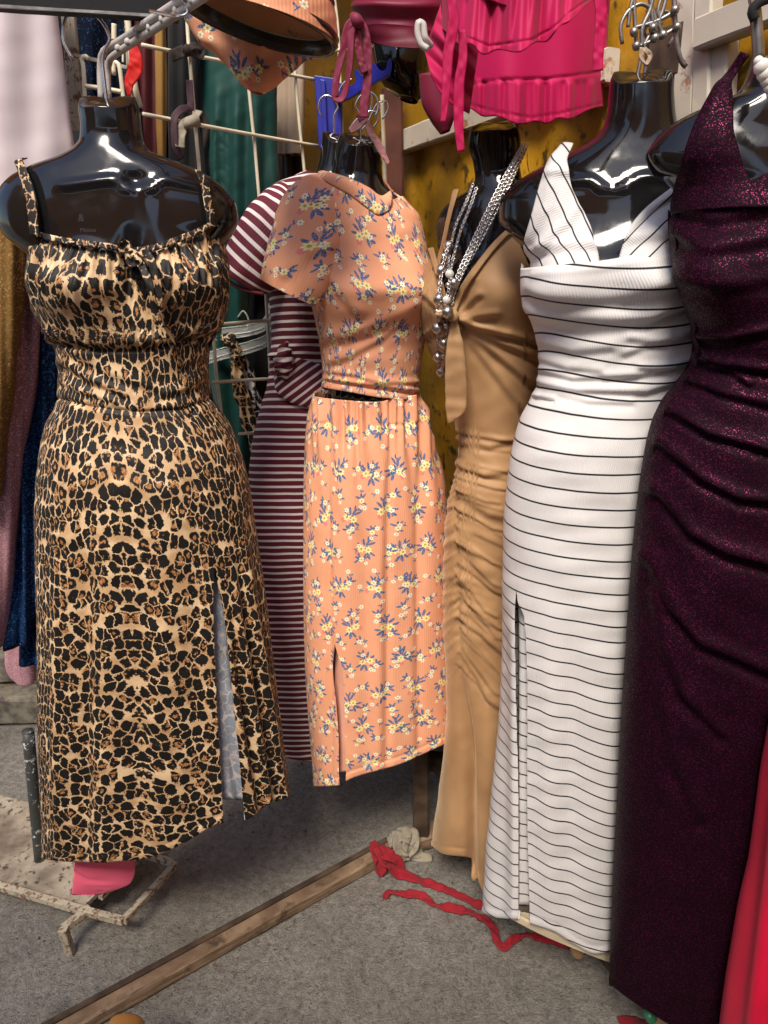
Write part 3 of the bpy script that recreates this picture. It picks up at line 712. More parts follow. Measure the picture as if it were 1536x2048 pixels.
patch(LeoB, 'neck_binding', MAT['leopard'], [(66, 462), (110, 478), (180, 491), (240, 499), (262, 505)], [(68, 474), (112, 490), (180, 502), (240, 510), (262, 516)], 6, 40, .010, dress, solid=.003, uvf=flat_uv(1, .2, .3))
patch(LeoB, 'neck_binding', MAT['leopard'], [(262, 505), (300, 500), (350, 482), (395, 462), (428, 440)], [(262, 516), (300, 512), (350, 494), (397, 474), (436, 450)], 6, 40, .010, dress, solid=.003, uvf=flat_uv(1, .2, .3))
patch(LeoB, 'keyhole', MAT['plastic'], [(268, 520), (264, 545), (276, 575), (290, 600)], [(286, 520), (296, 548), (296, 578), (292, 602)], 8, 16, .0065, dress)
def on(body, X, Y, off=.01):
    th, y = body.inv(np.array([float(X)]), np.array([float(Y)])); p = body.S(th, y, .003)[0]
    q = U(float(X), float(Y), p[1]); v = q-np.array([0, 0, CAMZ]); L = np.linalg.norm(v); return np.array([0, 0, CAMZ])+v*(L-off)/L
tieM = MAT['leopard_scarf']
for i, pl in enumerate([[(268, 508), (252, 488), (240, 482), (246, 500), (268, 512)], [(270, 508), (290, 505), (305, 530), (318, 590), (322, 640), (345, 690)], [(270, 512), (285, 535), (300, 575), (312, 630), (330, 678)], [(266, 506), (278, 520), (262, 528), (256, 512), (268, 508)]]):
    ribbon('tie', [on(LeoB, x, y, .016+.004*i) for x, y in pl], .011, .002, tieM, dress, 40, [0, .6, -.4, .5, 0], .0008, i, (0, -1, 0))
tube('knot', [on(LeoB, 258, 504, .02), on(LeoB, 270, 510, .024), on(LeoB, 280, 518, .02)], .0065, tieM, dress, 10, 8)
# small printed mark on the chest of the mannequin
def text_on(body, s, px, py, size, mat, parent, name='printed_mark'):
    cu = bpy.data.curves.new(name, 'FONT'); cu.body = s; cu.size = size; cu.align_x = 'CENTER'; cu.align_y = 'CENTER'; cu.extrude = .0001
    tmp = bpy.data.objects.new(name, cu); COL.objects.link(tmp); dg = bpy.context.evaluated_depsgraph_get(); dg.update()
    me = bpy.data.meshes.new_from_object(tmp.evaluated_get(dg)); bpy.data.objects.remove(tmp)
    co = np.array([v.co[:] for v in me.vertices]); k = F/1.12
    X = px+co[:, 0]*k; Y = py-co[:, 1]*k; th, y = body.inv(X, Y); P = body.S(th, y, -.0054+0*th)
    off = np.array(wloc(parent)); 
    for v, p in zip(me.vertices, P-off): v.co = p
    me.materials.clear(); me.materials.append(mat)
    o = bpy.data.objects.new(name, me); COL.objects.link(o); o.parent = parent; return o
MAT['print'] = plain('grey_print', (.07, .07, .075), .3)
text_on(LB, '&', 158, 431, .017, MAT['print'], mq1); text_on(LB, 'M\u00e9xico', 172, 455, .009, MAT['print'], mq1)

MAT['leo_lining'] = leopard_mat('leopard_cloth_reverse', False); _m = MAT['leo_lining']
_b = _m.node_tree.nodes['Principled BSDF']; _l = _b.inputs['Base Color'].links[0].from_socket
_x = _m.node_tree.nodes.new('ShaderNodeMix'); _x.data_type = 'RGBA'; _x.inputs[0].default_value = .60; _x.inputs[7].default_value = (.38, .42, .50, 1)
_m.node_tree.links.new(_l, _x.inputs[6]); _m.node_tree.links.new(_x.outputs[2], _b.inputs['Base Color'])
inner(LeoB, 'inner_layer', MAT['leo_lining'], [(422, 1140), (416, 1200), (415, 1350), (420, 1500), (428, 1600)], [(436, 1140), (462, 1230), (476, 1350), (492, 1500), (500, 1600)], dress, uvf=leo_uv2)

# --- peach two piece + maroon dress
peD = [(250, .045, .045), (340, .05, .05), (400, .075, .07), (480, .10, .08), (580, .115, .08), (680, .095, .075), (780, .085, .07), (900, .10, .085), (1100, .11, .035), (1500, .105, .03)]
def peBody(X, Y, th):
    return gau(X, Y, 735, 585, 62, 60, .022)+gau(X, Y, 815, 585, 40, 58, .022)+gau(X, Y, 700, 600, 60, 60, .014)
PROWS = [(262, 672, 742), (285, 667, 760), (315, 662, 768), (345, 656, 770), (370, 640, 776), (395, 600, 800), (430, 570, 835), (480, 560, 850), (540, 590, 856), (600, 625, 858), (660, 640, 845), (730, 652, 826), (800, 648, 828), (860, 628, 850), (920, 625, 860)]
mq2, PB = mannequin(PROWS, 1.42, 22, peD, 'black torso mannequin wearing the peach floral top and skirt', peBody, 262, 900, off=-.006, cap_front=30)
hook(mq2, 722, 268, 1.42, MAT['chrome'], .0019, .75, -1)
PT = [(340, 658, 762), (358, 640, 772), (378, 603, 784), (400, 578, 806), (440, 560, 836), (500, 566, 846), (550, 595, 850), (600, 624, 852), (650, 637, 847), (700, 646, 840), (750, 650, 832), (790, 648, 830), (830, 646, 834)]
def peTop(X, Y, th):
    d = peBody(X, Y, th)
    for p, w, a in [([(640, 700), (700, 690), (790, 650), (850, 610)], 13, .006), ([(645, 745), (700, 725), (760, 690), (800, 655)], 9, .004), ([(646, 765), (720, 775), (830, 790)], 6, .006), ([(650, 752), (700, 757), (760, 772), (832, 775)], 6, .004), ([(700, 600), (760, 610), (830, 600)], 18, .003), ([(655, 560), (690, 600), (720, 640)], 10, .004)]:
        d = d+fold(X, Y, p, w, a)
    return d+.0012*wob(X, Y, 70, 5)
PTB = Body(PT, 1.42, 22, peD, peTop, n=2.2)
top = thing('crop_blouse', 'peach floral ribbed crop top with mock neck and short sleeves', 'top', tuple(U(740, 790, 1.42)))
neckP = fn([(600, 352), (655, 352), (690, 368), (730, 398), (760, 420), (772, 408), (800, 395)])
sheet(PTB, 'bodice', MAT['floral'], top_fn(PTB, neckP, 345), bot_fn(PTB, fn([(640, 776), (700, 786), (760, 797), (835, 803)]), 790, 800), -PI, PI, 200, 200, .004, parent=top)
# rolled collar
patch(PTB, 'collar', MAT['floral'], [(652, 346), (672, 352), (700, 362), (735, 380), (760, 396), (776, 386)], [(642, 360), (672, 378), (700, 395), (730, 418), (756, 434), (776, 424)], 14, 50, .005, top, .005, solid=.002, uvf=lambda th, y, P, G: (th*.17+.07, P[..., 2]+.03))
def slvd(X, Y, ph): return fold(X, Y, [(575, 560), (620, 520), (690, 500)], 12, .004)+.0025*wob(X, Y, 70, 9)
def sleeve_uv(P, ph, u, v): return u*.9+.31, P[..., 2]+.02
rings('sleeve', [(608, 366, 700, 430, 1.40, .045), (572, 385, 700, 470, 1.37, .055), (552, 430, 695, 530, 1.35, .060), (538, 480, 676, 570, 1.335, .060), (528, 525, 655, 595, 1.33, .058), (522, 556, 640, 614, 1.33, .055)], MAT['floral'], top, 60, 80, slvd, uvf=sleeve_uv)
rings('sleeve', [(790, 395, 800, 440, 1.50, .045), (800, 405, 836, 470, 1.50, .05), (815, 425, 850, 500, 1.50, .05), (825, 450, 852, 520, 1.50, .045)], MAT['floral'], top, 40, 40, None, uvf=sleeve_uv)
PS = [(786, 634, 834), (800, 630, 838), (830, 622, 848), (900, 617, 865), (1000, 615, 884), (1150, 615, 896), (1300, 618, 901), (1400, 624, 904), (1500, 632, 905), (1600, 638, 903)]
def peSk(X, Y, th):
    d = gau(X, Y, 760, 960, 110, 120, .006)
    k = ss(1100, 800, Y)
    d = d+k*.0035*np.sin((X-(Y-800)*.08)*.21+1.4*np.sin(X*.045))+ss(960, 800, Y)*.004*np.sin(X*.33+2*np.sin(X*.08))
    d = d+crease(X, Y, [(618, 846), (660, 850)], 3, .0035)+crease(X, Y, [(780, 853), (850, 846)], 3, .003)
    for x0, x1, w, a in [(658, 664, 7, .006), (694, 705, 22, -.005), (775, 772, 9, .008), (762, 757, 18, -.005), (832, 838, 9, .007), (855, 875, 20, -.005), (735, 735, 16, .003)]:
        d = d+crease(X, Y, [(x0, 860), (x1, 1600)], w, a)*ss(830, 1000, Y)
    return d+.0012*wob(X, Y, 110, 6)
PSB = Body(PS, 1.42, 20, peD, peSk, n=2.2)
skirt = thing('floral_skirt', 'long peach floral skirt with a gathered waist and small front slit', 'skirt', tuple(U(740, 1560, 1.42)))
th0, th1 = slit_fns(PSB, [(672, 700), (672, 1292), (668, 1330), (676, 1420), (680, 1500), (680, 1580)], [(672, 700), (672, 1292), (686, 1330), (691, 1420), (693, 1500), (694, 1580)], 1290)
sheet(PSB, 'skirt_body', MAT['floral'], top_fn(PSB, fn([(620, 792), (645, 797), (700, 803), (750, 806), (790, 798), (840, 790)]), 785), bot_fn(PSB, fn([(630, 1574), (680, 1570), (700, 1558), (800, 1527), (850, 1505), (905, 1480)]), 1480), th0, th1, 230, 260, .005, parent=skirt, uvf=lambda th, y, P: (th*.16, P[..., 2]+.5))

MAT['peach_inside'] = cloth('peach_reverse', (.80, .40, .29), .75)
inner(PSB, 'inner_layer', MAT['peach_inside'], [(664, 1300), (660, 1400), (664, 1500), (668, 1545)], [(682, 1300), (700, 1340), (704, 1420), (706, 1545)], skirt)

maD = [(250, .045, .045), (340, .05, .05), (400, .07, .06), (580, .10, .07), (700, .08, .06), (800, .08, .06), (1000, .07, .06), (1500, .06, .06)]
MR = [(258, 636, 712), (290, 634, 716), (330, 626, 722), (352, 612, 735), (372, 560, 760), (400, 530, 780), (450, 530, 790), (520, 540, 790), (600, 549, 790), (660, 553, 785), (720, 550, 780), (770, 545, 778), (800, 536, 782), (860, 520, 795), (950, 510, 805)]
def maB(X, Y, th):
    d = 0*X
    for i, a in enumerate((-20, -5, 12, 28, 45)):
        d = d+fold(X, Y, [(556, 722), (600, 722+a), (660, 722+a*2.1)], 6, .005)
    d = d+gau(X, Y, 552, 722, 14, 14, .006)+crease(X, Y, [(545, 745), (556, 780), (600, 805), (650, 812)], 4, .006)
    d = d+crease(X, Y, [(600, 590), (612, 690)], 3, .003)
    return d+.0012*wob(X, Y, 80, 8)
mq3, MB_ = mannequin(MR, 1.56, 22, maD, 'black torso mannequin half hidden behind the peach one', None, 258, 900, off=-.008, cap_front=26)
hook(mq3, 668, 262, 1.56, MAT['chrome'], .0019, .7, 1)
MDR = [(340, 622, 726), (352, 606, 735), (372, 560, 760), (400, 530, 780), (450, 528, 792), (520, 538, 792), (600, 547, 792), (660, 552, 787), (720, 549, 782), (770, 543, 780), (800, 534, 784), (830, 526, 790), (860, 519, 797), (950, 509, 807), (1050, 507, 812), (1150, 514, 812), (1250, 524, 812), (1350, 538, 812), (1450, 552, 812), (1520, 566, 812), (1570, 575, 812)]
MD = Body(MDR, 1.56, 18, maD, maB, n=2.2)
md = thing('striped_dress', 'maroon and white striped T-shirt dress with a knotted waist behind the peach set', 'dress', tuple(U(640, 1520, 1.56)))
sheet(MD, 'dress_body', MAT['maroon'], top_fn(MD, fn([(560, 352), (612, 344), (640, 352), (700, 380), (760, 380)]), 345), bot_fn(MD, fn([(500, 1490), (560, 1500), (585, 1518), (640, 1522), (800, 1500)]), 1480, 1500), -PI, PI, 180, 240, .005, parent=md, uvf=lambda th, y, P: (th*.16, P[..., 2]-.020*np.cos(th*1.1+.7)))
rings('waist_knot', [(566, 690, 575, 684, 1.462, .006), (554, 706, 582, 700, 1.452, .014), (548, 722, 586, 722, 1.447, .018), (550, 740, 582, 744, 1.452, .014), (558, 754, 574, 758, 1.462, .006)], MAT['maroon'], md, 30, 40, lambda X, Y, ph: .004*np.sin((X*.5+Y)*.35), capA=True, capB=True)
rings('front_drape', [(548, 742, 580, 712, 1.47, .010), (550, 775, 620, 722, 1.465, .012), (572, 800, 660, 735, 1.46, .012), (610, 814, 690, 745, 1.46, .012), (660, 820, 720, 755, 1.46, .010)], MAT['maroon'], md, 40, 40, lambda X, Y, ph: fold(X, Y, [(560, 730), (620, 760), (680, 790)], 8, .004))
rings('sleeve', [(600, 358, 640, 420, 1.55, .04), (540, 376, 620, 480, 1.52, .055), (498, 412, 600, 520, 1.49, .060), (470, 460, 570, 556, 1.475, .060), (450, 505, 545, 580, 1.47, .058), (440, 532, 528, 590, 1.47, .054)], MAT['maroon'], md, 56, 70, lambda X, Y, ph: .0025*wob(X, Y, 60, 3), uvf=lambda P, ph, u, v: (u, v*.95+.004*np.sin(ph)))
tube('sleeve_hem', np.array([*[U(x, y, 1.43) for x, y in [(441, 536), (455, 560), (490, 580), (528, 588)]]]), .0035, MAT['maroon'], md, 8, 20)

# --- tan gown
taD = [(230, .05, .05), (340, .045, .045), (400, .07, .06), (480, .09, .07), (600, .11, .08), (720, .09, .07), (850, .085, .075), (1000, .105, .09), (1300, .10, .10), (1700, .10, .11), (1800, .10, .11)]
def taBody(X, Y, th): return gau(X, Y, 878, 595, 40, 62, .020)+gau(X, Y, 1000, 575, 62, 72, .042)+gau(X, Y, 925, 600, 20, 50, -.012)
TROWS = [(238, 950, 1032), (258, 934, 1044), (285, 931, 1048), (320, 940, 1046), (352, 944, 1050), (372, 934, 1075), (392, 905, 1105), (415, 880, 1125), (450, 868, 1138), (485, 872, 1136), (515, 884, 1118), (550, 872, 1085), (600, 862, 1080), (700, 878, 1078), (800, 915, 1060), (900, 925, 1050)]
mq4, TB = mannequin(TROWS, 1.385, -18, taD, 'black torso mannequin wearing the tan gown and long necklace', taBody, 238, 880, off=-.006, cap_front=26)
TD = [(450, 868, 1060), (500, 862, 1075), (550, 850, 1085), (600, 843, 1090), (650, 849, 1092), (690, 860, 1090), (740, 882, 1086), (800, 906, 1070), (850, 915, 1062), (900, 916, 1058), (960, 909, 1062), (1010, 900, 1066), (1060, 894, 1068), (1150, 890, 1070), (1250, 890, 1070), (1350, 896, 1068), (1430, 902, 1064), (1500, 898, 1056), (1600, 882, 1046), (1690, 868, 1040), (1800, 862, 1036)]
def taDress(X, Y, th):
    d = taBody(X, Y, th)
    kx, ky = 908, 645
    for (x, y), w, a in [((960, 600), 9, .006), ((985, 640), 10, .007), ((1010, 680), 10, .005), ((1090, 700), 8, .008), ((1085, 735), 9, .008), ((1085, 800), 11, .007), ((1040, 830), 12, .005), ((870, 600), 8, .005), ((862, 680), 8, .005), ((950, 570), 9, .004)]:
        d = d+fold(X, Y, [(kx, ky), ((kx+x)/2, (ky+y)/2+4), (x, y)], w*.8, a)
    d = d+gau(X, Y, kx, ky, 13, 16, .010)
    # ruched seam
    seam = np.interp(Y, [850, 1000, 1150, 1350, 1700], [920, 911, 915, 922, 932]); k = ss(840, 880, Y)*ss(1380, 1250, Y)
    dx = X-seam; d = d-k*.006*np.exp(-(dx/6)**2)
    d = d+k*.0016*(1+.5*wob(X*.3, Y, 90, 3))*np.sin((Y-.45*np.abs(dx))*.135+3.2*np.sin(Y*.017)+np.where(dx < 0, 1.2, 0))*np.exp(-np.abs(dx)/75)
    rr_ = np.random.RandomState(4)
    for y0 in range(866, 1345, 19):
        y1 = y0+rr_.uniform(-8, 8); q = ss(860, 1300, y1); L_ = rr_.uniform(70, 150); dr = (12+95*q)*rr_.uniform(.8, 1.2)
        x0_ = float(np.interp(y1, [850, 1000, 1150, 1350], [920, 911, 915, 922])); w_ = rr_.uniform(2.2, 5.0); a_ = rr_.uniform(.0014, .0040)
        xs = rr_.uniform(-9, 5)
        d = d+fold(X, Y, [(x0_+xs, y1-4), (x0_+L_*.35, y1+dr*.35), (x0_+L_*.7, y1+dr*.8), (x0_+L_, y1+dr*.95)], w_, a_)
        if rr_.rand() < .8: d = d+fold(X, Y, [(x0_+xs*.4, y1+3), (x0_-18, y1+6+14*q+6)], w_*.7, a_*.6)
    d = d+k*.0016*np.sin((Y-.6*np.abs(dx))*.31+2.7*np.sin(Y*.031+1))*np.exp(-np.abs(dx)/30)
    for p, w, a in [([(925, 1100), (975, 1180), (1050, 1230)], 13, .007), ([(925, 1180), (970, 1290), (1045, 1350)], 14, .008), ([(925, 1250), (965, 1390), (1040, 1480)], 14, .008), ([(918, 940), (970, 960), (1050, 950)], 9, .005), ([(918, 1000), (975, 1040), (1050, 1060)], 12, .006), ([(918, 890), (980, 902), (1050, 885)], 7, .004)]:
        d = d+fold(X, Y, p, w, a)
    k2 = ss(1300, 1500, Y)
    d = d+k2*(crease(X, Y, [(918, 1300), (940, 1500), (946, 1740)], 9, .028)-crease(X, Y, [(905, 1350), (905, 1720)], 24, .010)-crease(X, Y, [(975, 1400), (985, 1800)], 22, .012))
    return d+.001*wob(X, Y, 70, 12)
TDB = Body(TD, 1.385, -18, taD, taDress, n=2.15)
tan = thing('tan_gown', 'long tan satin gown with a knotted bust and ruched front seam', 'dress', tuple(U(950, 1720, 1.45)))
neckT = fn([(845, 560), (862, 525), (870, 508), (882, 560), (897, 625), (905, 640), (925, 590), (960, 535), (995, 488), (1020, 460), (1040, 500), (1060, 545), (1090, 600)])
sheet(TDB, 'gown_body', MAT['tan'], top_fn(TDB, neckT, 620), bot_fn(TDB, fn([(862, 1690), (890, 1708), (944, 1716), (950, 1740), (975, 1795), (1040, 1800)]), 1770, 1700), -PI, PI, 260, 360, .004, parent=tan)
patch(TB, 'strap', MAT['tan'], [(914, 384), (902, 430), (888, 500), (878, 540)], [(924, 384), (910, 430), (895, 500), (884, 545)], 5, 40, .007, tan)
patch(TB, 'strap', MAT['tan'], [(1090, 308), (1070, 325), (1045, 400), (1017, 470)], [(1100, 312), (1082, 330), (1056, 400), (1026, 470)], 5, 30, .007, tan)
patch(TDB, 'neckline_binding', MAT['tan'], [(868, 505), (880, 560), (897, 628), (906, 644)], [(876, 503), (890, 560), (904, 620), (911, 636)], 5, 30, .011, tan, solid=.003)
patch(TDB, 'neckline_binding', MAT['tan'], [(903, 640), (922, 588), (958, 530), (993, 484), (1020, 456)], [(911, 646), (930, 596), (964, 540), (998, 494), (1023, 466)], 5, 30, .011, tan, solid=.003)
rings('tie_tail', [(903, 640, 912, 636, 1.262, .006), (898, 665, 920, 662, 1.258, .005), (892, 700, 928, 698, 1.258, .005), (890, 750, 932, 750, 1.262, .004), (891, 800, 934, 800, 1.268, .004), (893, 832, 930, 822, 1.268, .004), (896, 846, 906, 842, 1.27, .003)], MAT['tan'], tan, 24, 50, lambda X, Y, ph: .0015*wob(X, Y, 50, 2)+crease(X, Y, [(908, 650), (912, 840)], 5, .002), n=3)
tube('knot', [on(TDB, 905, 630, .012), on(TDB, 911, 645, .018), on(TDB, 913, 660, .012)], .010, MAT['tan'], tan, 12, 10)
# necklace
nk = thing('necklace', 'long silver chain and bead necklace on the tan gown mannequin', 'necklace', tuple(U(885, 740, 1.30)))
def links(path, body, off, pitch, r, wire, alt=1.0):
    P = np.array([on(body, x, y, off) if body else U(x, y, off) for x, y in path]); L = np.linalg.norm(np.diff(P, axis=0), axis=1).sum()
    n = int(L/pitch); Q = resample(P, n+1); parts = []
    T = np.gradient(Q, axis=0); T /= np.linalg.norm(T, axis=1)[:, None]
    for i in range(n):
        a = np.cross(T[i], [0, 1, .2]); a /= np.linalg.norm(a); b = np.cross(T[i], a); s = a if i % 2 == 0 else b
        s = s*.8+(b if i % 2 == 0 else a)*.45
        ph = np.arange(9)*2*PI/9; ring = Q[i]+np.cos(ph)[:, None]*T[i]*r*1.25+np.sin(ph)[:, None]*s*r*alt
        k = 4; nrm = np.cross(T[i], s); V = []
        for j in range(9):
            d = ring[j]-Q[i]; d /= np.linalg.norm(d)
            for q in range(k): V.append(ring[j]+wire*(math.cos(q*PI/2)*d+math.sin(q*PI/2)*nrm))
        V = np.array(V).reshape(9, k, 3); V = np.concatenate([V, V[:1]]); parts.append((V.reshape(-1, 3), grid_faces(10, k, True)))
    return join(parts)
chains = [([(1052, 292), (1010, 370), (975, 440), (945, 500), (925, 545), (905, 600), (900, 660)], .018, .0042, .0035, .0011), ([(1046, 290), (1002, 368), (966, 440), (938, 500), (918, 545), (897, 600)], .021, .0042, .0035, .0011), ([(1049, 300), (1012, 380), (982, 440), (950, 500), (915, 560)], .014, .0046, .004, .0012),
          ([(945, 370), (930, 410), (912, 450), (900, 500), (895, 550)], .018, .004, .0028, .0009), ([(952, 378), (938, 420), (922, 460), (908, 510), (900, 548)], .018, .004, .0028, .0009), ([(897, 490), (884, 540), (878, 600), (875, 680), (878, 742)], .03, .0055, .003, .0009), ([(900, 560), (895, 600), (892, 660), (888, 710), (884, 740)], .032, .0055, .003, .0009)]
cb = Body(TD, 1.385, -18, taD, taBody, n=2.15); cb.y = np.r_[240, cb.y]; cb.xl = np.r_[935, cb.xl]; cb.xr = np.r_[1060, cb.xr]
bodyN = TB
for pth, of, pi_, r_, w_ in chains:
    v, f = links(pth, TDB if min(p[1] for p in pth) > 480 else TB, of, pi_, r_, w_); o = mesh('chain', v, f, MAT['silver'], nk); 
beads = [(897, 492, .0085, 1), (887, 512, .005, 0), (882, 541, .0088, 1), (881, 565, .0035, 0), (878, 598, .0088, 1), (874, 623, .0045, 0), (880, 628, .006, 2), (875, 656, .0088, 1), (875, 682, .004, 0), (876, 714, .0088, 1), (882, 743, .009, 1), (899, 548, .0062, 2), (896, 570, .0045, 0), (908, 566, .008, 1), (893, 600, .006, 2), (895, 624, .0088, 1), (892, 651, .005, 0), (888, 686, .0088, 1), (887, 712, .0045, 0)]
for x, y, r_, kd in beads:
    c = on(TDB if y > 500 else TB, x, y, .024+.012*ss(560, 640, float(y))); v, f = sphere_g(c, r_*(1.22 if kd else 1.1), 16, 16 if kd == 1 else 10, .12 if kd == 1 else 0)
    o = mesh('bead', v, f, MAT['pearl'] if kd == 2 else MAT['silver'], nk)

# --- white striped dress
whD = [(130, .05, .05), (260, .055, .055), (330, .065, .06), (420, .08, .07), (540, .105, .08), (640, .10, .08), (770, .085, .07), (900, .10, .085), (1150, .105, .03), (1500, .10, .02), (1950, .10, .03)]
def whBody(X, Y, th):
    return gau(X, Y, 1140, 570, 60, 62, .030)+gau(X, Y, 1300, 555, 62, 62, .030)+crease(X, Y, [(1080, 360), (1180, 352), (1205, 372)], 10, -.006)+crease(X, Y, [(1245, 372), (1290, 345), (1380, 352)], 10, -.006)
WROWS = [(132, 1222, 1346), (160, 1213, 1352), (200, 1211, 1354), (240, 1203, 1358), (268, 1184, 1368), (290, 1150, 1392), (312, 1105, 1430), (335, 1062, 1462), (362, 1024, 1485), (395, 1000, 1497), (430, 998, 1498), (462, 1018, 1485), (495, 1050, 1440), (525, 1062, 1392), (560, 1064, 1385), (620, 1072, 1392), (700, 1096, 1398), (770, 1092, 1375), (850, 1058, 1334), (920, 1040, 1310)]
mq5, WB = mannequin(WROWS, 1.14, -14, whD, 'black torso mannequin wearing the white pinstriped dress', whBody, 132, 900, off=-.006, cap_front=40)
hook(mq5, 1277, 142, 1.14, MAT['dullsteel'], .0028, .9, 1, .12)
hook(mq5, 1290, 140, 1.16, MAT['dullsteel'], .0028, .8, -1, .05)
WD = [(480, 1056, 1366), (540, 1053, 1371), (580, 1055, 1390), (620, 1063, 1403), (660, 1077, 1409), (700, 1087, 1408), (740, 1090, 1399), (775, 1086, 1382), (810, 1070, 1360), (850, 1050, 1340), (900, 1035, 1321), (960, 1026, 1310), (1050, 1017, 1296), (1150, 1015, 1287), (1250, 1013, 1279), (1350, 1010, 1271), (1450, 1005, 1264), (1550, 997, 1258), (1650, 989, 1253), (1750, 981, 1248), (1850, 974, 1241), (1960, 966, 1236)]
def whDress(X, Y, th):
    d = whBody(X, Y, th)*ss(780, 640, Y)+.006*gau(X, Y, 1190, 900, 120, 120, 1)
    for p, w, a in [([(1090, 752), (1150, 768), (1270, 762), (1390, 738)], 8, .006), ([(1080, 775), (1160, 792), (1290, 795), (1380, 765)], 9, .006), ([(1090, 790), (1180, 812), (1260, 815)], 8, .004), ([(1085, 730), (1140, 748), (1200, 752)], 8, .004), ([(1280, 745), (1340, 745), (1395, 720)], 7, .005), ([(1088, 700), (1150, 716), (1220, 708)], 9, .003), ([(1260, 690), (1330, 700), (1400, 672)], 10, .004), ([(1060, 640), (1120, 655), (1300, 650), (1400, 615)], 12, .005), ([(1250, 720), (1300, 700), (1330, 690)], 8, .003), ([(1075, 800), (1110, 806)], 5, .006)]:
        d = d+fold(X, Y, p, w, a)
    d = d-crease(X, Y, [(1085, 552), (1120, 548), (1200, 540), (1290, 522), (1350, 500)], 9, .0028)+fold(X, Y, [(1075, 600), (1130, 620), (1250, 612), (1380, 565)], 14, .0045)+fold(X, Y, [(1085, 655), (1160, 672), (1290, 660), (1390, 615)], 12, .005)+gau(X, Y, 1120, 600, 50, 40, .008)+gau(X, Y, 1300, 580, 55, 40, .008)
    k = ss(1150, 1500, Y)
    for x0, x1, w, a in [(1150, 1140, 22, .007), (1105, 1095, 22, -.005), (1215, 1200, 26, -.005), (1262, 1225, 14, .004)]:
        d = d+k*crease(X, Y, [(x0, 1100), (x1, 1950)], w, a)
    d = d+ss(1600, 1850, Y)*.004*np.sin(X*.05+1)
    d = d+ss(1180, 1300, Y)*ss(1046, 1030, X)*.006*np.sin((X-960)*.10)
    return d+.0012*wob(X, Y, 90, 15)
WDB = Body(WD, 1.14, -14, whD, whDress, n=2.2)
wd = thing('striped_gown', 'long white dress with thin black stripes, cowl bust and side slit', 'dress', tuple(U(1110, 1880, 1.14)))
def wuv(th, y, P):
    k = ss(900, 1700, y); X, Y = proj(P)
    return th*.165, P[..., 2]+.004+.010*ss(780, 500, y)*np.cos(th)+(.045*k)*np.maximum(np.sin(th), -.35-.35*ss(-1.2, -.5, th)*0)-.012*k*np.cos(th*2)+.006*np.sin(th*3+1)*ss(900, 700, y)
th0, th1 = slit_fns(WDB, [(1036, 700), (1036, 1190), (1034, 1230), (1036, 1400), (1040, 1600), (1039, 1850)], [(1036, 700), (1036, 1190), (1053, 1240), (1058, 1400), (1057, 1600), (1062, 1860)], 1190)
sheet(WDB, 'dress_body', MAT['white_stripe'], top_fn(WDB, fn([(1050, 541), (1120, 534), (1200, 526), (1280, 510), (1375, 480)]), 540), bot_fn(WDB, fn([(968, 1826), (1000, 1836), (1038, 1838), (1062, 1846), (1110, 1862), (1150, 1888), (1190, 1906), (1240, 1892)]), 1850, 1850), th0, th1, 240, 330, .005, parent=wd, uvf=wuv, hem_in=.006)
inner(WDB, 'inner_layer', MAT['white_stripe'], [(1022, 1165), (1024, 1300), (1026, 1500), (1030, 1700), (1030, 1815)], [(1052, 1165), (1066, 1300), (1068, 1500), (1068, 1700), (1072, 1815)], wd, uvf=lambda th, y, P, G: (th*.165, P[..., 2]+.013))
WLB = Body(WD, 1.14, -14, whD, lambda X, Y, th: whDress(X, Y, th)-.010, n=2.2)
sheet(WLB, 'underskirt', MAT['cream'], lambda th: 1770+0*th, bot_fn(WLB, fn([(975, 1812), (1030, 1842), (1080, 1868), (1150, 1898), (1200, 1918), (1240, 1932)]), 1870, 1870), lambda y: .0+0*y-1.35+.35, lambda y: 2*PI-1.35+0*y-.05, 120, 60, .0, parent=wd)
def flap_uv(ang, sc=1.0, o=0):
    ca, sa = math.cos(ang), math.sin(ang)
    return lambda th, y, P, G: ((G[..., 0]*ca+G[..., 1]*sa)*.00095, (G[..., 1]*ca-G[..., 0]*sa)*.00095*sc+o)
def flapd(X, Y, th): return -ss(505, 535, Y+(X-1060)*.12)*.014+fold(X, Y, [(1080, 500), (1110, 440), (1130, 350)], 10, .005)+fold(X, Y, [(1100, 520), (1150, 470), (1170, 430)], 9, .005)+fold(X, Y, [(1250, 490), (1300, 440), (1360, 400)], 9, .005)
patch(WB, 'shoulder_flap', MAT['white_stripe'], [(1130, 308), (1108, 330), (1092, 368), (1075, 430), (1062, 490), (1055, 560)], [(1156, 298), (1142, 332), (1146, 378), (1166, 425), (1186, 470), (1200, 556)], 26, 60, .010, wd, .006, flapd, .0025, uvf=flap_uv(math.radians(66), 1.0, .012))
patch(WB, 'shoulder_flap', MAT['white_stripe'], [(1380, 352), (1330, 392), (1285, 430), (1255, 470), (1232, 548)], [(1400, 380), (1390, 420), (1380, 450), (1375, 480), (1370, 525)], 26, 50, .010, wd, .006, flapd, .0025, uvf=flap_uv(math.radians(-46), 1.0, .02))

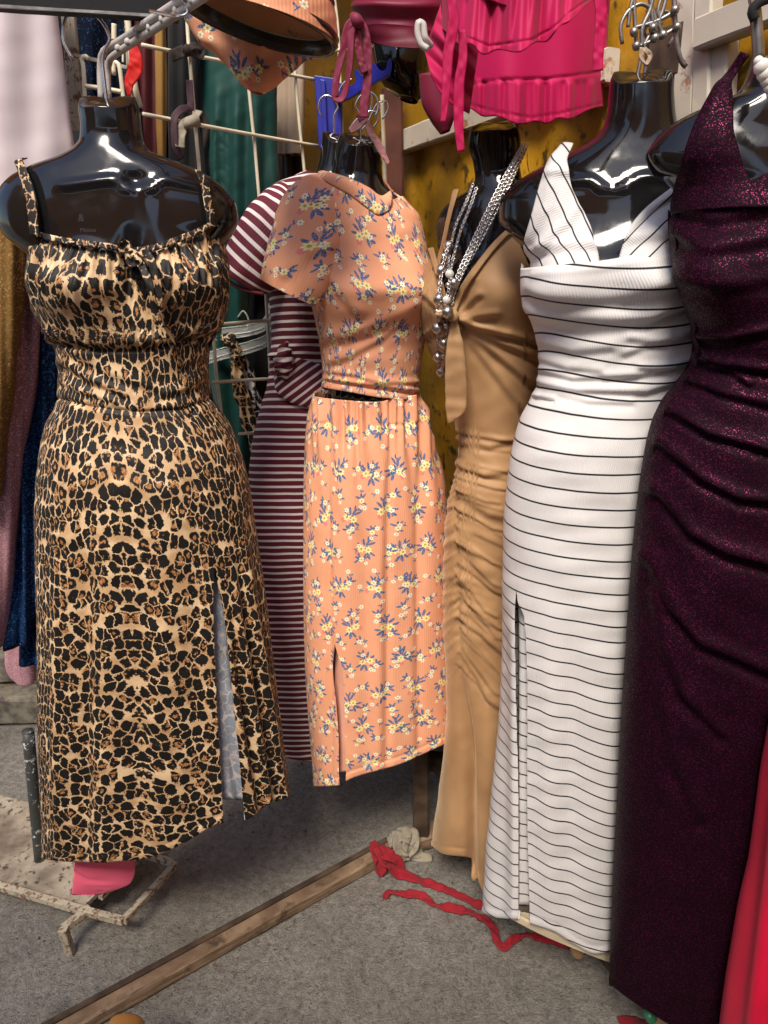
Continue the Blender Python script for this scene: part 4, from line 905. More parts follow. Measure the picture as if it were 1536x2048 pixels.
# --- purple glitter dress
puD = [(120, .05, .05), (240, .06, .06), (330, .075, .065), (480, .10, .08), (640, .105, .08), (760, .09, .07), (900, .105, .09), (1200, .115, .10), (2060, .105, .11)]
PUC = 1560
def puBody(X, Y, th): return gau(X, Y, 1440, 560, 68, 75, .034)+gau(X, Y, 1640, 560, 68, 75, .034)
UROWS = [(100, 1500, 1640), (140, 1490, 1650), (175, 1470, 1670), (195, 1425, 1710), (215, 1380, 1750), (240, 1340, 1785), (270, 1312, 1805), (300, 1298, 1815), (335, 1312, 1810), (365, 1350, 1790), (400, 1372, 1765), (480, 1372, 1740), (560, 1382, 1735), (640, 1405, 1725), (700, 1412, 1710), (760, 1392, 1710), (850, 1340, 1740)]
mq6, UB = mannequin(UROWS, .96, -12, puD, 'black torso mannequin wearing the purple glitter halter dress, at right', puBody, 100, 830, off=-.007, cap_front=30)
hook(mq6, 1560, 110, .96, MAT['chrome'], .0028, 1.1)
UD = [(380, 1362, 1770), (430, 1358, 1760), (480, 1360, 1745), (560, 1372, 1738), (620, 1392, 1730), (670, 1404, 1722), (700, 1407, 1715), (740, 1396, 1712), (780, 1370, 1722), (820, 1342, 1735), (870, 1322, 1750), (940, 1308, 1760), (1050, 1294, 1765), (1200, 1281, 1760), (1350, 1271, 1750), (1500, 1262, 1740), (1650, 1254, 1730), (1800, 1246, 1722), (1950, 1240, 1715), (2080, 1236, 1710)]
def puDress(X, Y, th):
    d = puBody(X, Y, th)
    d = d
    for p, w, a in [([(1362, 430), (1430, 462), (1540, 440)], 15, .004), ([(1362, 490), (1440, 520), (1540, 500)], 15, .005), ([(1378, 580), (1450, 600), (1540, 580)], 14, .004), ([(1405, 690), (1470, 692), (1560, 670)], 8, .009), ([(1395, 730), (1470, 745), (1560, 760)], 9, .007), ([(1375, 770), (1450, 800), (1560, 830)], 10, .006), ([(1350, 835), (1420, 880), (1540, 915)], 10, .009), ([(1330, 900), (1400, 970), (1480, 1010), (1560, 1020)], 11, .009), ([(1320, 1000), (1380, 1080), (1450, 1120), (1560, 1150)], 13, .010), ([(1300, 1130), (1340, 1230), (1400, 1300), (1540, 1360)], 14, .010), ([(1296, 1150), (1320, 1300), (1360, 1400), (1440, 1480)], 14, .008), ([(1292, 1180), (1310, 1400), (1350, 1550), (1400, 1650)], 16, .007), ([(1400, 700), (1430, 730), (1500, 780)], 7, .005)]:
        d = d+fold(X, Y, p, w, a)
    return d+.0016*wob(X, Y, 120, 21)
UDB = Body(UD, .96, -12, puD, puDress, n=2.2)
pd = thing('glitter_dress', 'long dark purple halter dress covered in pink glitter', 'dress', tuple(U(1400, 2000, .96)))
sheet(UDB, 'dress_body', MAT['purple'], top_fn(UDB, fn([(1350, 440), (1365, 372), (1440, 352), (1500, 372), (1536, 352), (1600, 380), (1780, 400)]), 520), bot_fn(UDB, fn([(1230, 1975), (1262, 1998), (1300, 2022), (1345, 2050), (1400, 2078), (1700, 2110)]), 2060, 2000), -PI, PI, 240, 330, .005, parent=pd)
patch(UB, 'halter_strap', MAT['purple'], [(1500, 120), (1482, 150), (1440, 195), (1405, 250), (1382, 310), (1368, 380), (1358, 440)], [(1512, 128), (1492, 156), (1470, 200), (1468, 270), (1480, 320), (1500, 372), (1540, 430)], 26, 70, .012, pd, .003, lambda X, Y, th: fold(X, Y, [(1460, 200), (1420, 300), (1400, 380)], 12, .004), .003)
# bead string on that mannequin
bs = thing('bead_string', 'string of grey pearl beads by the purple dress strap', 'necklace', tuple(U(1525, 140, .86)))
for (x, y, r_) in [(1517, 122, .005), (1524, 134, .0085), (1531, 148, .0085), (1537, 160, .008), (1543, 173, .008), (1549, 186, .008)]:
    v, f = sphere_g(U(x, y, .855), r_, 14, 10); mesh('bead', v, f, MAT['pearl'], bs)
hr = thing('hanger_rod', 'short grey metal rod hanging above the purple dress', 'rod', tuple(U(1515, 60, .87)))
tube('rod', [U(1509, 8, .87), U(1514, 60, .87), U(1518, 118, .87)], .006, MAT['dullsteel'], hr, 10, 12)
tube('black_cord', [U(1510, 40, .862), U(1504, 22, .862), U(1520, 4, .862), U(1560, -10, .862)], .005, MAT['black'], hr, 8, 16)

# --- red satin skirt at the right edge
rr = rings('satin_skirt', [(1552, 1450, 1800, 1450, .80, .07), (1532, 1600, 1800, 1600, .80, .08), (1512, 1740, 1800, 1740, .80, .08), (1490, 1880, 1800, 1880, .80, .09), (1466, 2020, 1800, 2020, .80, .09), (1450, 2130, 1800, 2130, .80, .09)], MAT['red'], None, 90, 60, lambda X, Y, ph: .010*np.sin((X+.12*(Y-1600))*.11), n=2.2)
tag(rr, 'bright crimson satin skirt hanging at the right edge', 'skirt')

# ------------------------------------------------------------------ garments at the top
# peach floral garment over a hollow torso, seen from below
fg = thing('floral_bodysuit', 'peach floral garment on a half torso hung overhead, its loose end drooping', 'garment', tuple(U(520, 60, 1.15)))
def fgd(X, Y, ph): return fold(X, Y, [(530, 110), (525, 130), (500, 175)], 9, .008)+fold(X, Y, [(420, 60), (470, 90), (535, 120)], 14, .004)+.0015*wob(X, Y, 70, 4)
fuv = lambda P, ph, u, v: (P[..., 0]*1.0+.02, P[..., 2]-.14)
rings('loose_end', [(352, 20, 668, 70, 1.22, .03, 1.22), (372, 45, 655, 110, 1.22, .03, 1.22), (398, 85, 612, 120, 1.22, .03, 1.22), (432, 112, 592, 138, 1.22, .028, 1.22), (462, 142, 565, 160, 1.22, .025, 1.22), (482, 168, 548, 176, 1.22, .02, 1.22), (500, 184, 525, 188, 1.22, .012, 1.22)], MAT['floral'], fg, 60, 60, fgd, uvf=fuv, capB=True)
rings('front_cloth', [(356, -140, 640, -120, 1.10, .09, 1.06), (354, -70, 656, -30, 1.10, .10, 1.06), (356, -14, 666, 40, 1.10, .106, 1.06), (361, 6, 668, 80, 1.10, .108, 1.06)], MAT['floral'], fg, 70, 50, lambda X, Y, ph: .001*wob(X, Y, 60, 14), uvf=lambda P, ph, u, v: (P[..., 0]*1.0+.10, P[..., 2]+.05))
hm = thing('torso_mannequin', 'hollow lower rim of a black torso mannequin hung overhead', 'mannequin', tuple(U(520, 50, 1.08)), 'glossy black torso mannequins hung on the stall')
A0, B0 = U(362, 14, 1.10), U(666, 88, 1.06); c0 = (A0+B0)/2; hx = (B0-A0)/2; L0 = np.linalg.norm(hx); hx = hx/L0
fr0 = np.array([0, -1., 0]); fr0 -= hx*np.dot(fr0, hx); fr0 /= np.linalg.norm(fr0); dn = np.cross(hx, fr0); dn = dn if dn[2] < 0 else -dn
prof = [(.99, .016), (1.035, .012), (1.03, .008), (1.0, -.001), (.955, .002), (.925, .01), (.90, .03), (.895, .05)]
ph = np.linspace(0, 2*PI, 96, endpoint=False); V = []
for k, h in prof:
    V.append(c0+L0*k*.985*np.cos(ph)[:, None]*hx+.105*k*np.sin(ph)[:, None]*fr0-h*dn)
MAT['innerrim'] = rusty('brown_inner_shell', (.42, .19, .075), (.06, .04, .03), .38, .4, 40)
MAT['bronze'] = rusty('worn_black_rim', (.030, .026, .020), (.16, .11, .05), .30, .22, 40)
mesh('rim', np.array(V).reshape(-1, 3), [f[::-1] for f in grid_faces(len(prof), 96, True).tolist()], MAT['bronze'], hm)
v0 = np.array([c0+L0*.905*math.cos(a)*hx+.105*.905*math.sin(a)*fr0-.018*dn for a in ph])
mesh('inner_wall', np.r_[v0, [c0-.045*dn]], [[j, (j+1) % 96, 96] for j in range(96)], MAT['innerrim'], hm)
ct = thing('chrome_loop', 'chrome wire loop beside the overhead floral garment', 'hook', tuple(U(360, 20, 1.02)))
tube('wire', [U(300, 22, 1.10), U(345, 31, 1.05), U(366, 32, 1.02), U(376, 25, 1.02), U(375, 14, 1.02), U(362, 0, 1.02), U(355, -12, 1.02)], .0022, MAT['chrome'], ct, 8, 36)

# wine ruched top
wt = thing('ruched_blouse', 'wine red ruched top with long drawstring hung overhead', 'top', tuple(U(780, 60, 1.40)))
rings('bodice', [(700, -160, 900, -160, 1.40, .07), (702, -60, 895, -60, 1.40, .075), (706, 0, 890, 20, 1.40, .075), (716, 48, 885, 60, 1.40, .07), (722, 66, 880, 84, 1.40, .065)], MAT['wine'], wt, 60, 60, lambda X, Y, ph: .005*np.sin((Y+.15*X)*.16+1.5*np.sin(X*.02))*np.exp(-np.abs(X-715)/90)+.004*np.sin(Y*.11)+.001*wob(X, Y, 60, 1))
def rib_px(name, pts, Y, W, mat, parent, n=44, tw=None, wav=.0006, seed=1, Nn=(0, -1, .15), th=.0022):
    P = [U(p[0], p[1], p[2] if len(p) > 2 else Y) for p in pts]
    return ribbon(name, P, W, th, mat, parent, n, tw, wav, seed, Nn)
rib_px('drawstring', [(716, 34), (696, 52), (686, 100), (672, 165), (670, 195), (680, 200), (690, 185), (700, 120), (702, 70), (708, 45)], 1.31, .011, MAT['plum'], wt, 80, [0, .4, -.3, .2, .8, .3, 0])
rib_px('drawstring', [(714, 40), (728, 60), (736, 110), (735, 160), (728, 215), (728, 235)], 1.32, .014, MAT['plum'], wt, 60, [0, .2, -.2, 0])
rib_px('drawstring', [(708, 44), (714, 80), (722, 120), (730, 145)], 1.315, .012, MAT['plum'], wt, 40, [0, .3, .1])
rings('bow', [(700, 36, 712, 30, 1.315, .008), (704, 48, 724, 34, 1.31, .012), (712, 56, 728, 44, 1.315, .008)], MAT['plum'], wt, 20, 16, None, capA=True, capB=True)
# dark torso behind, below wine top
dm = thing('torso_mannequin', 'shiny black torso mannequin end below the wine red top', 'mannequin', tuple(U(800, 150, 1.62)), 'glossy black torso mannequins hung on the stall')
rings('torso', [(748, 40, 862, 40, 1.62, .06), (742, 80, 864, 90, 1.62, .07), (748, 130, 860, 150, 1.62, .07), (765, 165, 850, 190, 1.62, .06), (800, 196, 835, 205, 1.62, .03)], MAT['plastic'], dm, 50, 40, lambda X, Y, ph: gau(X, Y, 795, 120, 14, 26, .014), capA=True, capB=True)
# fuchsia ruffle garment
fz = thing('ruffle_skirt', 'fuchsia pink ruffled mini skirt with long side ties hung overhead', 'skirt', tuple(U(1040, 200, 1.10)))
def fz1(X, Y, t): return (.006*np.sin(X*.12+1.3*np.sin(X*.023)+.012*Y)+.004*np.sin(X*.26+.02*Y))*(1.2-.6*t)+.016*t*t*np.sin(X*.062+.8*np.sin(X*.03))+.02*t*t+crease(X, Y+ss(903, 977, X)*-0, [(903, 62), (977, 93), (1060, 81), (1105, 58), (1140, 25), (1172, 2)], 2.5, .0025)
def fz0(X, Y, t): return .010*np.sin(X*.05+1)*t+ss(155, 170, Y)*(.0035*np.sin(X*.17+.01*Y+np.sin(X*.04))+.002*np.sin(X*.31))+crease(X, Y, [(925, 172), (1000, 160), (1100, 158), (1215, 142)], 2.5, .003)+crease(X, Y, [(928, 206), (1000, 226), (1060, 236), (1120, 228), (1205, 206)], 2, .002)
drape('back_layer', [(880, -60), (1040, -70), (1222, -60)], [(905, 196), (935, 218), (1000, 238), (1060, 247), (1120, 240), (1170, 226), (1206, 214)], 1.36, MAT['fuchsia'], fz, 140, 80, .08, fz0, wavy=3.5)
drape('ruffle', [(884, -130), (1040, -140), (1226, -130)], [(884, 62), (903, 76), (940, 92), (977, 106), (1020, 102), (1060, 94), (1105, 70), (1140, 37), (1172, 14), (1218, -10)], 1.16, MAT['fuchsia'], fz, 170, 80, .12, fz1, wavy=5)
drape('front_panel', [(894, -140), (1040, -150), (1150, -140)], [(930, -30), (985, 2), (1020, 12), (1060, 8), (1100, -10), (1140, -40)], 1.08, MAT['fuchsia'], fz, 90, 50, .04, lambda X, Y, t: .004*np.sin(X*.15))
drape('side_panel', [(892, -20), (925, 40), (960, 70)], [(850, 104), (866, 160), (900, 206), (938, 228)], 1.16, MAT['fuchsia'], fz, 60, 60, .02, lambda X, Y, t: .006*np.sin((X*.7-Y*.7)*.08)+.003*np.sin((X-Y)*.15))
drape('side_panel', [(1190, -60), (1222, -60)], [(1196, 60), (1218, 20)], 1.17, MAT['fuchsia'], fz, 20, 40, .01)
rib_px('side_tie', [(900, -10), (908, 40), (896, 110), (893, 170), (886, 245)], .99, [.011, .013, .012, .010, .006], MAT['fuchsia'], fz, 50, [0, .2, -.2, .1, 0])
rib_px('side_tie', [(924, 60), (926, 110), (918, 170), (917, 240), (922, 303)], 1.0, [.009, .011, .013, .012, .009], MAT['fuchsia'], fz, 50, [0, -.2, .2, -.1, 0])
rib_px('side_tie', [(1198, -20), (1202, 40), (1197, 100), (1196, 142)], .99, [.014, .014, .013, .012], MAT['fuchsia'], fz, 40, [0, .2, -.2])
# wine hanging lower piece behind fuchsia
wl = rings('wine_cloth', [(838, 150, 920, 150, 1.36, .02), (842, 200, 915, 190, 1.36, .02), (860, 240, 910, 230, 1.36, .02), (880, 268, 900, 262, 1.36, .012)], MAT['wine'], None, 30, 30, None, capB=True)
tag(wl, 'corner of wine red cloth drooping under the fuchsia skirt', 'cloth')
mh = thing('metal_hook', 'bent white metal hook end left of the fuchsia skirt', 'hook', tuple(U(845, 80, 1.08)))
tube('wire', [U(856, 98, 1.06), U(842, 88, 1.06), U(835, 60, 1.06), (U(838, 44, 1.06)), U(846, 48, 1.06), U(850, 74, 1.06), U(862, 92, 1.07)], .0042, MAT['armwhite'], mh, 8, 30)

# ------------------------------------------------------------------ cloths hanging at the left
def hang(name, rows, Y, b, mat, label, cat, amp=.008, freq=.09, seed=0, ph0=0, k=90, nv=70, group=None, uvf=None, skew=0.0, n=2.4):
    R = [(xl, y, xr, y, Y, b) for (y, xl, xr) in rows]
    o = rings(name, R, mat, None, k, nv, lambda X, Y_, ph: amp*np.sin((X-skew*Y_)*freq+ph0+1.1*np.sin(X*freq*.37+seed)+.4*np.sin(Y_*.006+seed))+amp*.35*np.sin((X-skew*Y_)*freq*2.3+seed)+.001*wob(X, Y_, 120, seed), n=n, uvf=uvf)
    tag(o, label, cat, group); return o
hang('satin_cloth', [(-140, -80, 108), (0, -70, 118), (120, -62, 134), (240, -58, 148), (340, -50, 158), (420, -40, 150), (500, -30, 120)], 1.36, .04, MAT['whitesatin'], 'pale pinkish white satin dress hanging at top left', 'dress', .012, .030, 1)
hang('gold_cloth', [(380, -80, 50), (500, -80, 55), (650, -80, 44), (800, -70, 22), (900, -60, 4), (1000, -60, -10)], 1.30, .03, MAT['goldglit'], 'gold brown glitter dress at the left edge', 'dress', .008, .10, 2)
hang('pink_glitter_cloth', [(420, -10, 78), (520, -10, 96), (700, -20, 76), (900, -30, 52), (1050, -40, 34), (1200, -45, 16), (1290, -50, 8)], 1.36, .03, MAT['pinkglit'], 'dusty pink glitter dress beside the gold one', 'dress', .007, .11, 3)
hang('blue_glitter_cloth', [(520, 60, 122), (640, 52, 128), (800, 46, 120), (1000, 24, 100), (1150, 12, 92), (1284, 0, 60)], 1.40, .03, MAT['blueglit'], 'dark blue glitter dress next to the pink glitter one', 'dress', .010, .14, 4, .5)
hang('blue_glitter_cloth', [(560, 100, 170), (700, 95, 175), (900, 85, 160), (1100, 60, 140), (1250, 45, 130), (1322, 44, 128)], 1.44, .03, MAT['blueglit'], 'blue glitter dress tucked behind the leopard dress', 'dress', .010, .13, 5, 2)
hang('pink_glitter_cloth', [(1150, 8, 84), (1270, 14, 86), (1320, 14, 88), (1352, 22, 80), (1362, 34, 66)], 1.50, .02, MAT['pinkglit'], 'rounded hem of a pink glitter dress below the blue one', 'dress', .005, .10, 6)
hang('navy_glitter_cloth', [(-60, 148, 262), (0, 150, 262), (120, 152, 268), (240, 158, 276), (330, 165, 285)], 1.56, .025, MAT['navyglit'], 'navy sparkly dress behind the rusty frame', 'dress', .008, .10, 7)
hang('burgundy_cloth', [(-60, 262, 312), (60, 266, 318), (180, 272, 322), (300, 285, 330), (420, 295, 335)], 1.60, .025, MAT['burgundy'], 'burgundy cloth hanging between the navy and ochre ones', 'cloth', .008, .14, 8)
hang('ochre_cloth', [(-60, 308, 330), (60, 310, 334), (200, 312, 336), (330, 318, 334), (400, 320, 332)], 1.585, .010, MAT['ochre'], 'narrow ochre strip of cloth beside the black garment', 'cloth', .004, .2, 9)
hang('black_dress', [(-80, 326, 410), (60, 324, 412), (180, 300, 410), (300, 300, 425), (420, 310, 440), (600, 340, 440)], 1.64, .03, MAT['brown'], 'dark brown dress hanging behind the wire grid', 'dress', .010, .11, 10, skew=-.2)
hang('black_dress', [(-80, 330, 400), (60, 332, 400), (200, 336, 395), (360, 346, 410)], 1.60, .02, MAT['black'], 'black dress hanging just behind the knotted ribbon', 'dress', .008, .13, 11)
def tealdisp(X, Y, ph):
    d = .007*np.sin((X+.0*Y)*.16+1.5*np.sin(Y*.004))*ss(140, 260, Y)+0*X
    d = d+ss(230, 260, Y)*ss(430, 400, Y)*(crease(X, Y, [(438, 250), (440, 420)], 5, .008)+.0018*np.sin((Y-.9*np.abs(X-440))*.40+3*np.sin(Y*.08))*np.exp(-np.abs(X-440)/16))
    return d+.001*wob(X, Y, 60, 30)
tl = rings('teal_dress', [(395, 40, 560, 40, 1.66, .04), (398, 130, 556, 130, 1.66, .045), (398, 200, 552, 200, 1.66, .045), (388, 280, 550, 280, 1.66, .045), (385, 380, 560, 380, 1.66, .045), (395, 480, 545, 480, 1.66, .045), (405, 600, 500, 600, 1.66, .04), (415, 740, 498, 740, 1.66, .035), (440, 860, 512, 860, 1.66, .03), (470, 960, 518, 960, 1.66, .025), (485, 1020, 520, 1020, 1.66, .02)], MAT['teal'], None, 130, 200, tealdisp)
tag(tl, 'dark teal green dress with a ruched middle behind the wire grid', 'dress')
hang('beige_blouse', [(100, 555, 612), (160, 556, 612), (230, 556, 608), (262, 554, 606), (310, 556, 600)], 1.82, .02, MAT['beige'], 'beige blouse folded behind the wire grid, left of the blue bracket', 'blouse', .006, .16, 12)
hang('brown_cloth', [(215, 553, 612), (262, 552, 608), (300, 553, 604), (420, 552, 600), (520, 545, 600)], 1.86, .02, MAT['brown'], 'dark brown cloth under the beige blouse', 'cloth', .008, .2, 13)
hang('black_backcloth', [(-140, 100, 560), (100, 100, 556), (350, 100, 552), (600, 100, 560), (900, 120, 560), (1150, 90, 540)], 1.95, .02, MAT['black'], 'wide black cloth added behind the grid to keep the back dark', 'cloth', .010, .05, 14)  # black sheet added so the back of the stall stays dark
hang('black_garment', [(560, 500, 560), (650, 498, 562), (760, 492, 562), (860, 505, 552), (900, 520, 545)], 1.74, .03, MAT['black'], 'black garment hanging under the clear plastic hangers', 'garment', .008, .1, 15)
hang('leopard_scarf', [(690, 455, 478), (740, 462, 488), (800, 472, 500), (860, 488, 512), (910, 505, 520)], 1.60, .012, MAT['leopard_scarf'], 'twisted brown leopard scarf tied to a clear hanger', 'scarf', .006, .3, 16, k=40)
hang('printed_scarf', [(700, 474, 490), (760, 480, 510), (820, 488, 530), (870, 498, 528), (915, 512, 520)], 1.63, .014, MAT['leopard_bw'], 'black and white printed scarf beside the leopard scarf', 'scarf', .008, .25, 17, k=40)

# clear plastic hangers
for i, (pl, Yh, lab) in enumerate([([(410, 672), (440, 668), (500, 660), (535, 645), (548, 610)], 1.62, 'upper clear plastic hanger crossing the wire grid'), ([(416, 716), (450, 706), (500, 694), (540, 676), (552, 655)], 1.60, 'lower clear plastic hanger crossing the wire grid')]):
    h = thing('clear_hanger', lab, 'hanger', tuple(U(480, 700, Yh)), 'clear plastic hangers')
    P = resample([U(x, y, Yh) for x, y in pl], 30); ribbon('arm', P, .024, .003, MAT['clear'], h, 30, Nrm=(0, -1, 0))
    for o_ in (-.012, .012, -.004): tube('ridge', P+np.array([0, -.002, o_]), .0016, MAT['clear'], h, 6)
    tube('hook', [U(495, 660, Yh), U(497, 640, Yh), U(486, 622, Yh), U(476, 634, Yh)], .0018, MAT['clear'], h, 6, 20)
rib_px('scarf_knot', [(444, 676), (462, 672), (470, 690), (448, 684), (476, 700), (464, 716)], 1.575, .016, MAT['leopard_scarf'], None, 50, [0, .8, -.6, .5], .001)
tag([o for o in COL.objects if o.name.startswith('scarf_knot')][0], 'small knot of leopard cloth on the lower clear hanger', 'knot')

# ------------------------------------------------------------------ wire grid
gr = thing('wire_grid', 'ivory coated wire display grid on the left side of the stall', 'display grid', tuple(UP(500, 900, LW)))
def wire(pts, r=.0034, name='wire', parent=gr, mat='ivory', off=0.0):
    return tube(name, [UP(x, y, LW, off) for x, y in pts], r, MAT[mat], parent, 8, 14)
for pl in [[(370, -40), (378, 100), (386, 200), (396, 310), (403, 390)], [(480, -20), (486, 60), (500, 200), (512, 320), (520, 420), (530, 560), (536, 660), (541, 760), (548, 880)], [(578, -40), (590, 150), (600, 260), (610, 355), (622, 520)], [(664, -40), (676, 60), (684, 260), (690, 330)], [(425, 648), (432, 740), (440, 805), (452, 900)]]: wire(pl)
for pl in [[(284, 90), (360, 106), (470, 127), (560, 146), (636, 160)], [(286, 228), (400, 250), (520, 272), (636, 292)], [(425, 650), (480, 645), (560, 640)], [(425, 765), (480, 761), (560, 756)], [(478, 868), (520, 864), (570, 858)], [(500, 974), (560, 968)]]: wire(pl, off=.005)
wire([(636, 92), (668, 100), (700, 99)], off=.005)
# waterfall rack holding the leopard mannequin
wr = thing('waterfall_arm', 'double grey white display arm reaching over the leopard mannequin', 'display arm', tuple(U(215, 190, 1.30)))
a0, a1 = U(222, 92, 1.34), U(400, -24, .98); b0, b1 = U(232, 108, 1.335), U(410, -8, .975)
tube('rail', [U(203, 205, 1.37), U(201, 130, 1.37), U(205, 106, 1.36), a0, (a0+a1)/2, a1], .0056, MAT['armwhite'], wr, 10, 40)
tube('rail', [U(217, 205, 1.368), U(215, 140, 1.367), U(220, 118, 1.357), b0, (b0+b1)/2, b1], .0056, MAT['armwhite'], wr, 10, 40)
for i in range(7):
    t_ = .08+i*.14; v, f = sphere_g((a0*(1-t_)+a1*t_+b0*(1-t_)+b1*t_)/2+np.array([0, -.004, -.003]), .0055, 10, 6); mesh('stud', v, f, MAT['armwhite'], wr)
pr = thing('rack_frame', 'small cream rack frame with hooks behind the leopard mannequin neck', 'rack', tuple(U(200, 200, 1.42)))
for pl, r_ in [([(170, 200), (166, 130), (163, 118), (170, 112), (177, 118)], .004), ([(248, 205), (240, 140), (235, 126), (228, 124), (228, 150)], .004), ([(168, 172), (200, 176), (245, 184)], .004), ([(228, 48), (228, 80)], .0045), ([(253, 22), (262, 100), (270, 170), (280, 215)], .0055), ([(283, -20), (286, 30), (288, 40)], .005), ([(315, -20), (318, 12)], .005), ([(246, 92), (246, 125)], .002)]:
    tube('wire', [U(x, y, 1.43) for x, y in pl], r_, MAT['ivory'], pr, 8, 16)
lf = thing('rusty_upright', 'pair of rusty cream uprights behind the leopard mannequin', 'upright', tuple(U(150, 200, 1.47)))
bar('post', U(126, -60, 1.47), U(152, 260, 1.47), .016, .014, MAT['rustframe'], lf, (0, 1, 0)); bar('post', U(138, -60, 1.47), U(160, 200, 1.47), .008, .012, MAT['rustframe'], lf, (0, 1, 0))
bar('post', U(250, -60, 1.47), U(262, 200, 1.47), .008, .012, MAT['rustframe'], lf, (0, 1, 0)); bar('cross_bar', U(148, 110, 1.465), U(256, 136, 1.465), .006, .006, MAT['rustframe'], lf, (0, 1, 0))
bl = bar('dark_beam', U(-60, -8, 1.18), U(352, 18, 1.18), .03, .026, MAT['black'], None, (0, 1, 0)); tag(bl, 'dark horizontal beam across the top left corner', 'beam')
bl2 = bar('steel_strip', U(-60, 9, 1.16), U(352, 34, 1.16), .004, .003, MAT['dullsteel'], None, (0, 1, 0)); tag(bl2, 'thin steel strip along the underside of the dark beam', 'strip')
rb = thing('red_band', 'bright red band hanging behind the leopard mannequin neck', 'band', tuple(U(265, 190, 1.40)))
rib_px('band', [(262, 80), (272, 120), (270, 140), (258, 168), (258, 192)], 1.405, [.010, .02, .024, .018, .006], MAT['redbright'], rb, 40, [0, .3, -.3])
# ribbons tied on the grid
kt = thing('beige_rag_tie', 'frayed beige rag knotted at a crossing of the wire grid', 'tie', tuple(UP(383, 245, LW)))
LWp = lambda x, y, o: UP(x, y, LW, o)
ribbon('tail', [LWp(380, 242, .02), LWp(368, 250, .02), LWp(362, 270, .018), LWp(360, 295, .018)], .016, .003, MAT['greyrag'], kt, 30, [0, .5, -.2, .2], .001, 2, (0, -1, 0))
ribbon('tail', [LWp(380, 246, .02), LWp(392, 232, .02), LWp(398, 222, .02)], .014, .003, MAT['greyrag'], kt, 16, [0, .4], .001, 3, (0, -1, 0))
tube('knot', [LWp(368, 252, .02), LWp(378, 246, .026), LWp(390, 240, .024), LWp(396, 250, .018)], [.006, .010, .010, .006], MAT['greyrag'], kt, 10)
k2 = thing('brown_ribbon', 'dark brown ribbon bow tied to the grid above the beige knot', 'ribbon', tuple(LWp(375, 100, 0)))
ribbon('tail', [LWp(372, 98, .02), LWp(358, 106, .02), LWp(342, 112, .02)], .018, .002, MAT['brown'], k2, 16, [0, .4], .0008, 2, (0, -1, 0))
ribbon('loop', [LWp(374, 98, .02), LWp(392, 92, .022), LWp(406, 100, .022), LWp(398, 112, .022), LWp(374, 102, .02)], .012, .002, MAT['brown'], k2, 30, [0, .4, -.4], .0008, 3, (0, -1, 0))
tube('knot', [LWp(370, 96, .024), LWp(374, 100, .027), LWp(376, 106, .024)], .008, MAT['brown'], k2, 8, 6)
k3 = thing('mauve_loop', 'dark mauve strap loop hanging beside the beige knot', 'strap', tuple(LWp(360, 260, 0)))
ribbon('loop', [LWp(378, 160, .012), LWp(382, 215, .012), LWp(365, 218, .012), LWp(348, 240, .012), LWp(350, 290, .012), LWp(364, 318, .012)], .012, .002, cloth('dark_mauve', (.06, .03, .04)), k3, 50, [0, .3, -.2, .3], .0006, 4, (0, -1, 0))

# blue plastic bracket
bk = thing('blue_bracket', 'blue plastic shelf bracket with hook notches near the corner', 'bracket', tuple(U(660, 250, 1.68)))
def prism(name, pts, Y0, Y1, mat, parent, yy=None):
    n = len(pts); f = np.array([U(x, y, (Y0 if yy is None else yy(x))) for x, y in pts]); bk_ = f+np.array([0, Y1-Y0, 0])
    V = np.r_[f, bk_]; Fc = [list(range(n))[::-1], list(range(n, 2*n))]+[[i, (i+1) % n, n+(i+1) % n, n+i] for i in range(n)]
    o = mesh(name, V, Fc, mat, parent, smooth=False); md_ = o.modifiers.new('bevel', 'BEVEL'); md_.width = .0015; md_.segments = 2; return o
prism('back_plate', [(628, 150), (668, 156), (684, 168), (684, 290), (664, 300), (638, 296), (632, 200)], 1.70, 1.73, MAT['bluepl'], bk)
prism('rib_edge', [(640, 158), (650, 160), (656, 292), (646, 296)], 1.69, 1.70, MAT['bluepl'], bk)
ay = lambda x: 1.69-(x-660)*.0012
prism('notched_arm', [(664, 188), (708, 168), (712, 160), (708, 140), (716, 138), (722, 150), (732, 152), (742, 146), (743, 130), (750, 126), (757, 138), (764, 142), (772, 138), (776, 120), (782, 114), (784, 130), (782, 148), (740, 170), (700, 196), (672, 206)], 1.6, 1.62, MAT['bluepl'], bk, ay)
tube('hole_rim', [U(736+4.5*math.cos(a), 156+5.5*math.sin(a), 1.592) for a in np.linspace(0, 2*PI, 14)], .0012, MAT['bluepl'], bk, 6)
tube('hole_rim', [U(729+3*math.cos(a), 161+4*math.sin(a), 1.60) for a in np.linspace(0, 2*PI, 12)], .0009, MAT['bluepl'], bk, 6)
for i, (pl, lab) in enumerate([([(700, 255), (712, 240), (742, 222), (752, 224), (755, 240), (746, 255)], 'thin chrome hook above the peach mannequin neck'), ([(737, 178), (744, 195), (742, 215), (732, 232), (726, 240)], 'bent chrome wire under the blue bracket'), ([(722, 262), (735, 244), (760, 204), (772, 202), (776, 215), (768, 234), (764, 238)], 'larger chrome hook beside the mauve strap'), ([(674, 198), (680, 178), (692, 162), (704, 158)], 'short chrome wire looped through the wine drawstring')]):
    h = tube('wire_hook', [U(x, y, 1.46) for x, y in pl], .0015, MAT['chrome'], None, 8, 30); tag(h, lab, 'hook')
ms = thing('mauve_strap', 'dusty mauve strap tied over the hooks above the peach mannequin', 'strap', tuple(U(730, 250, 1.36)))
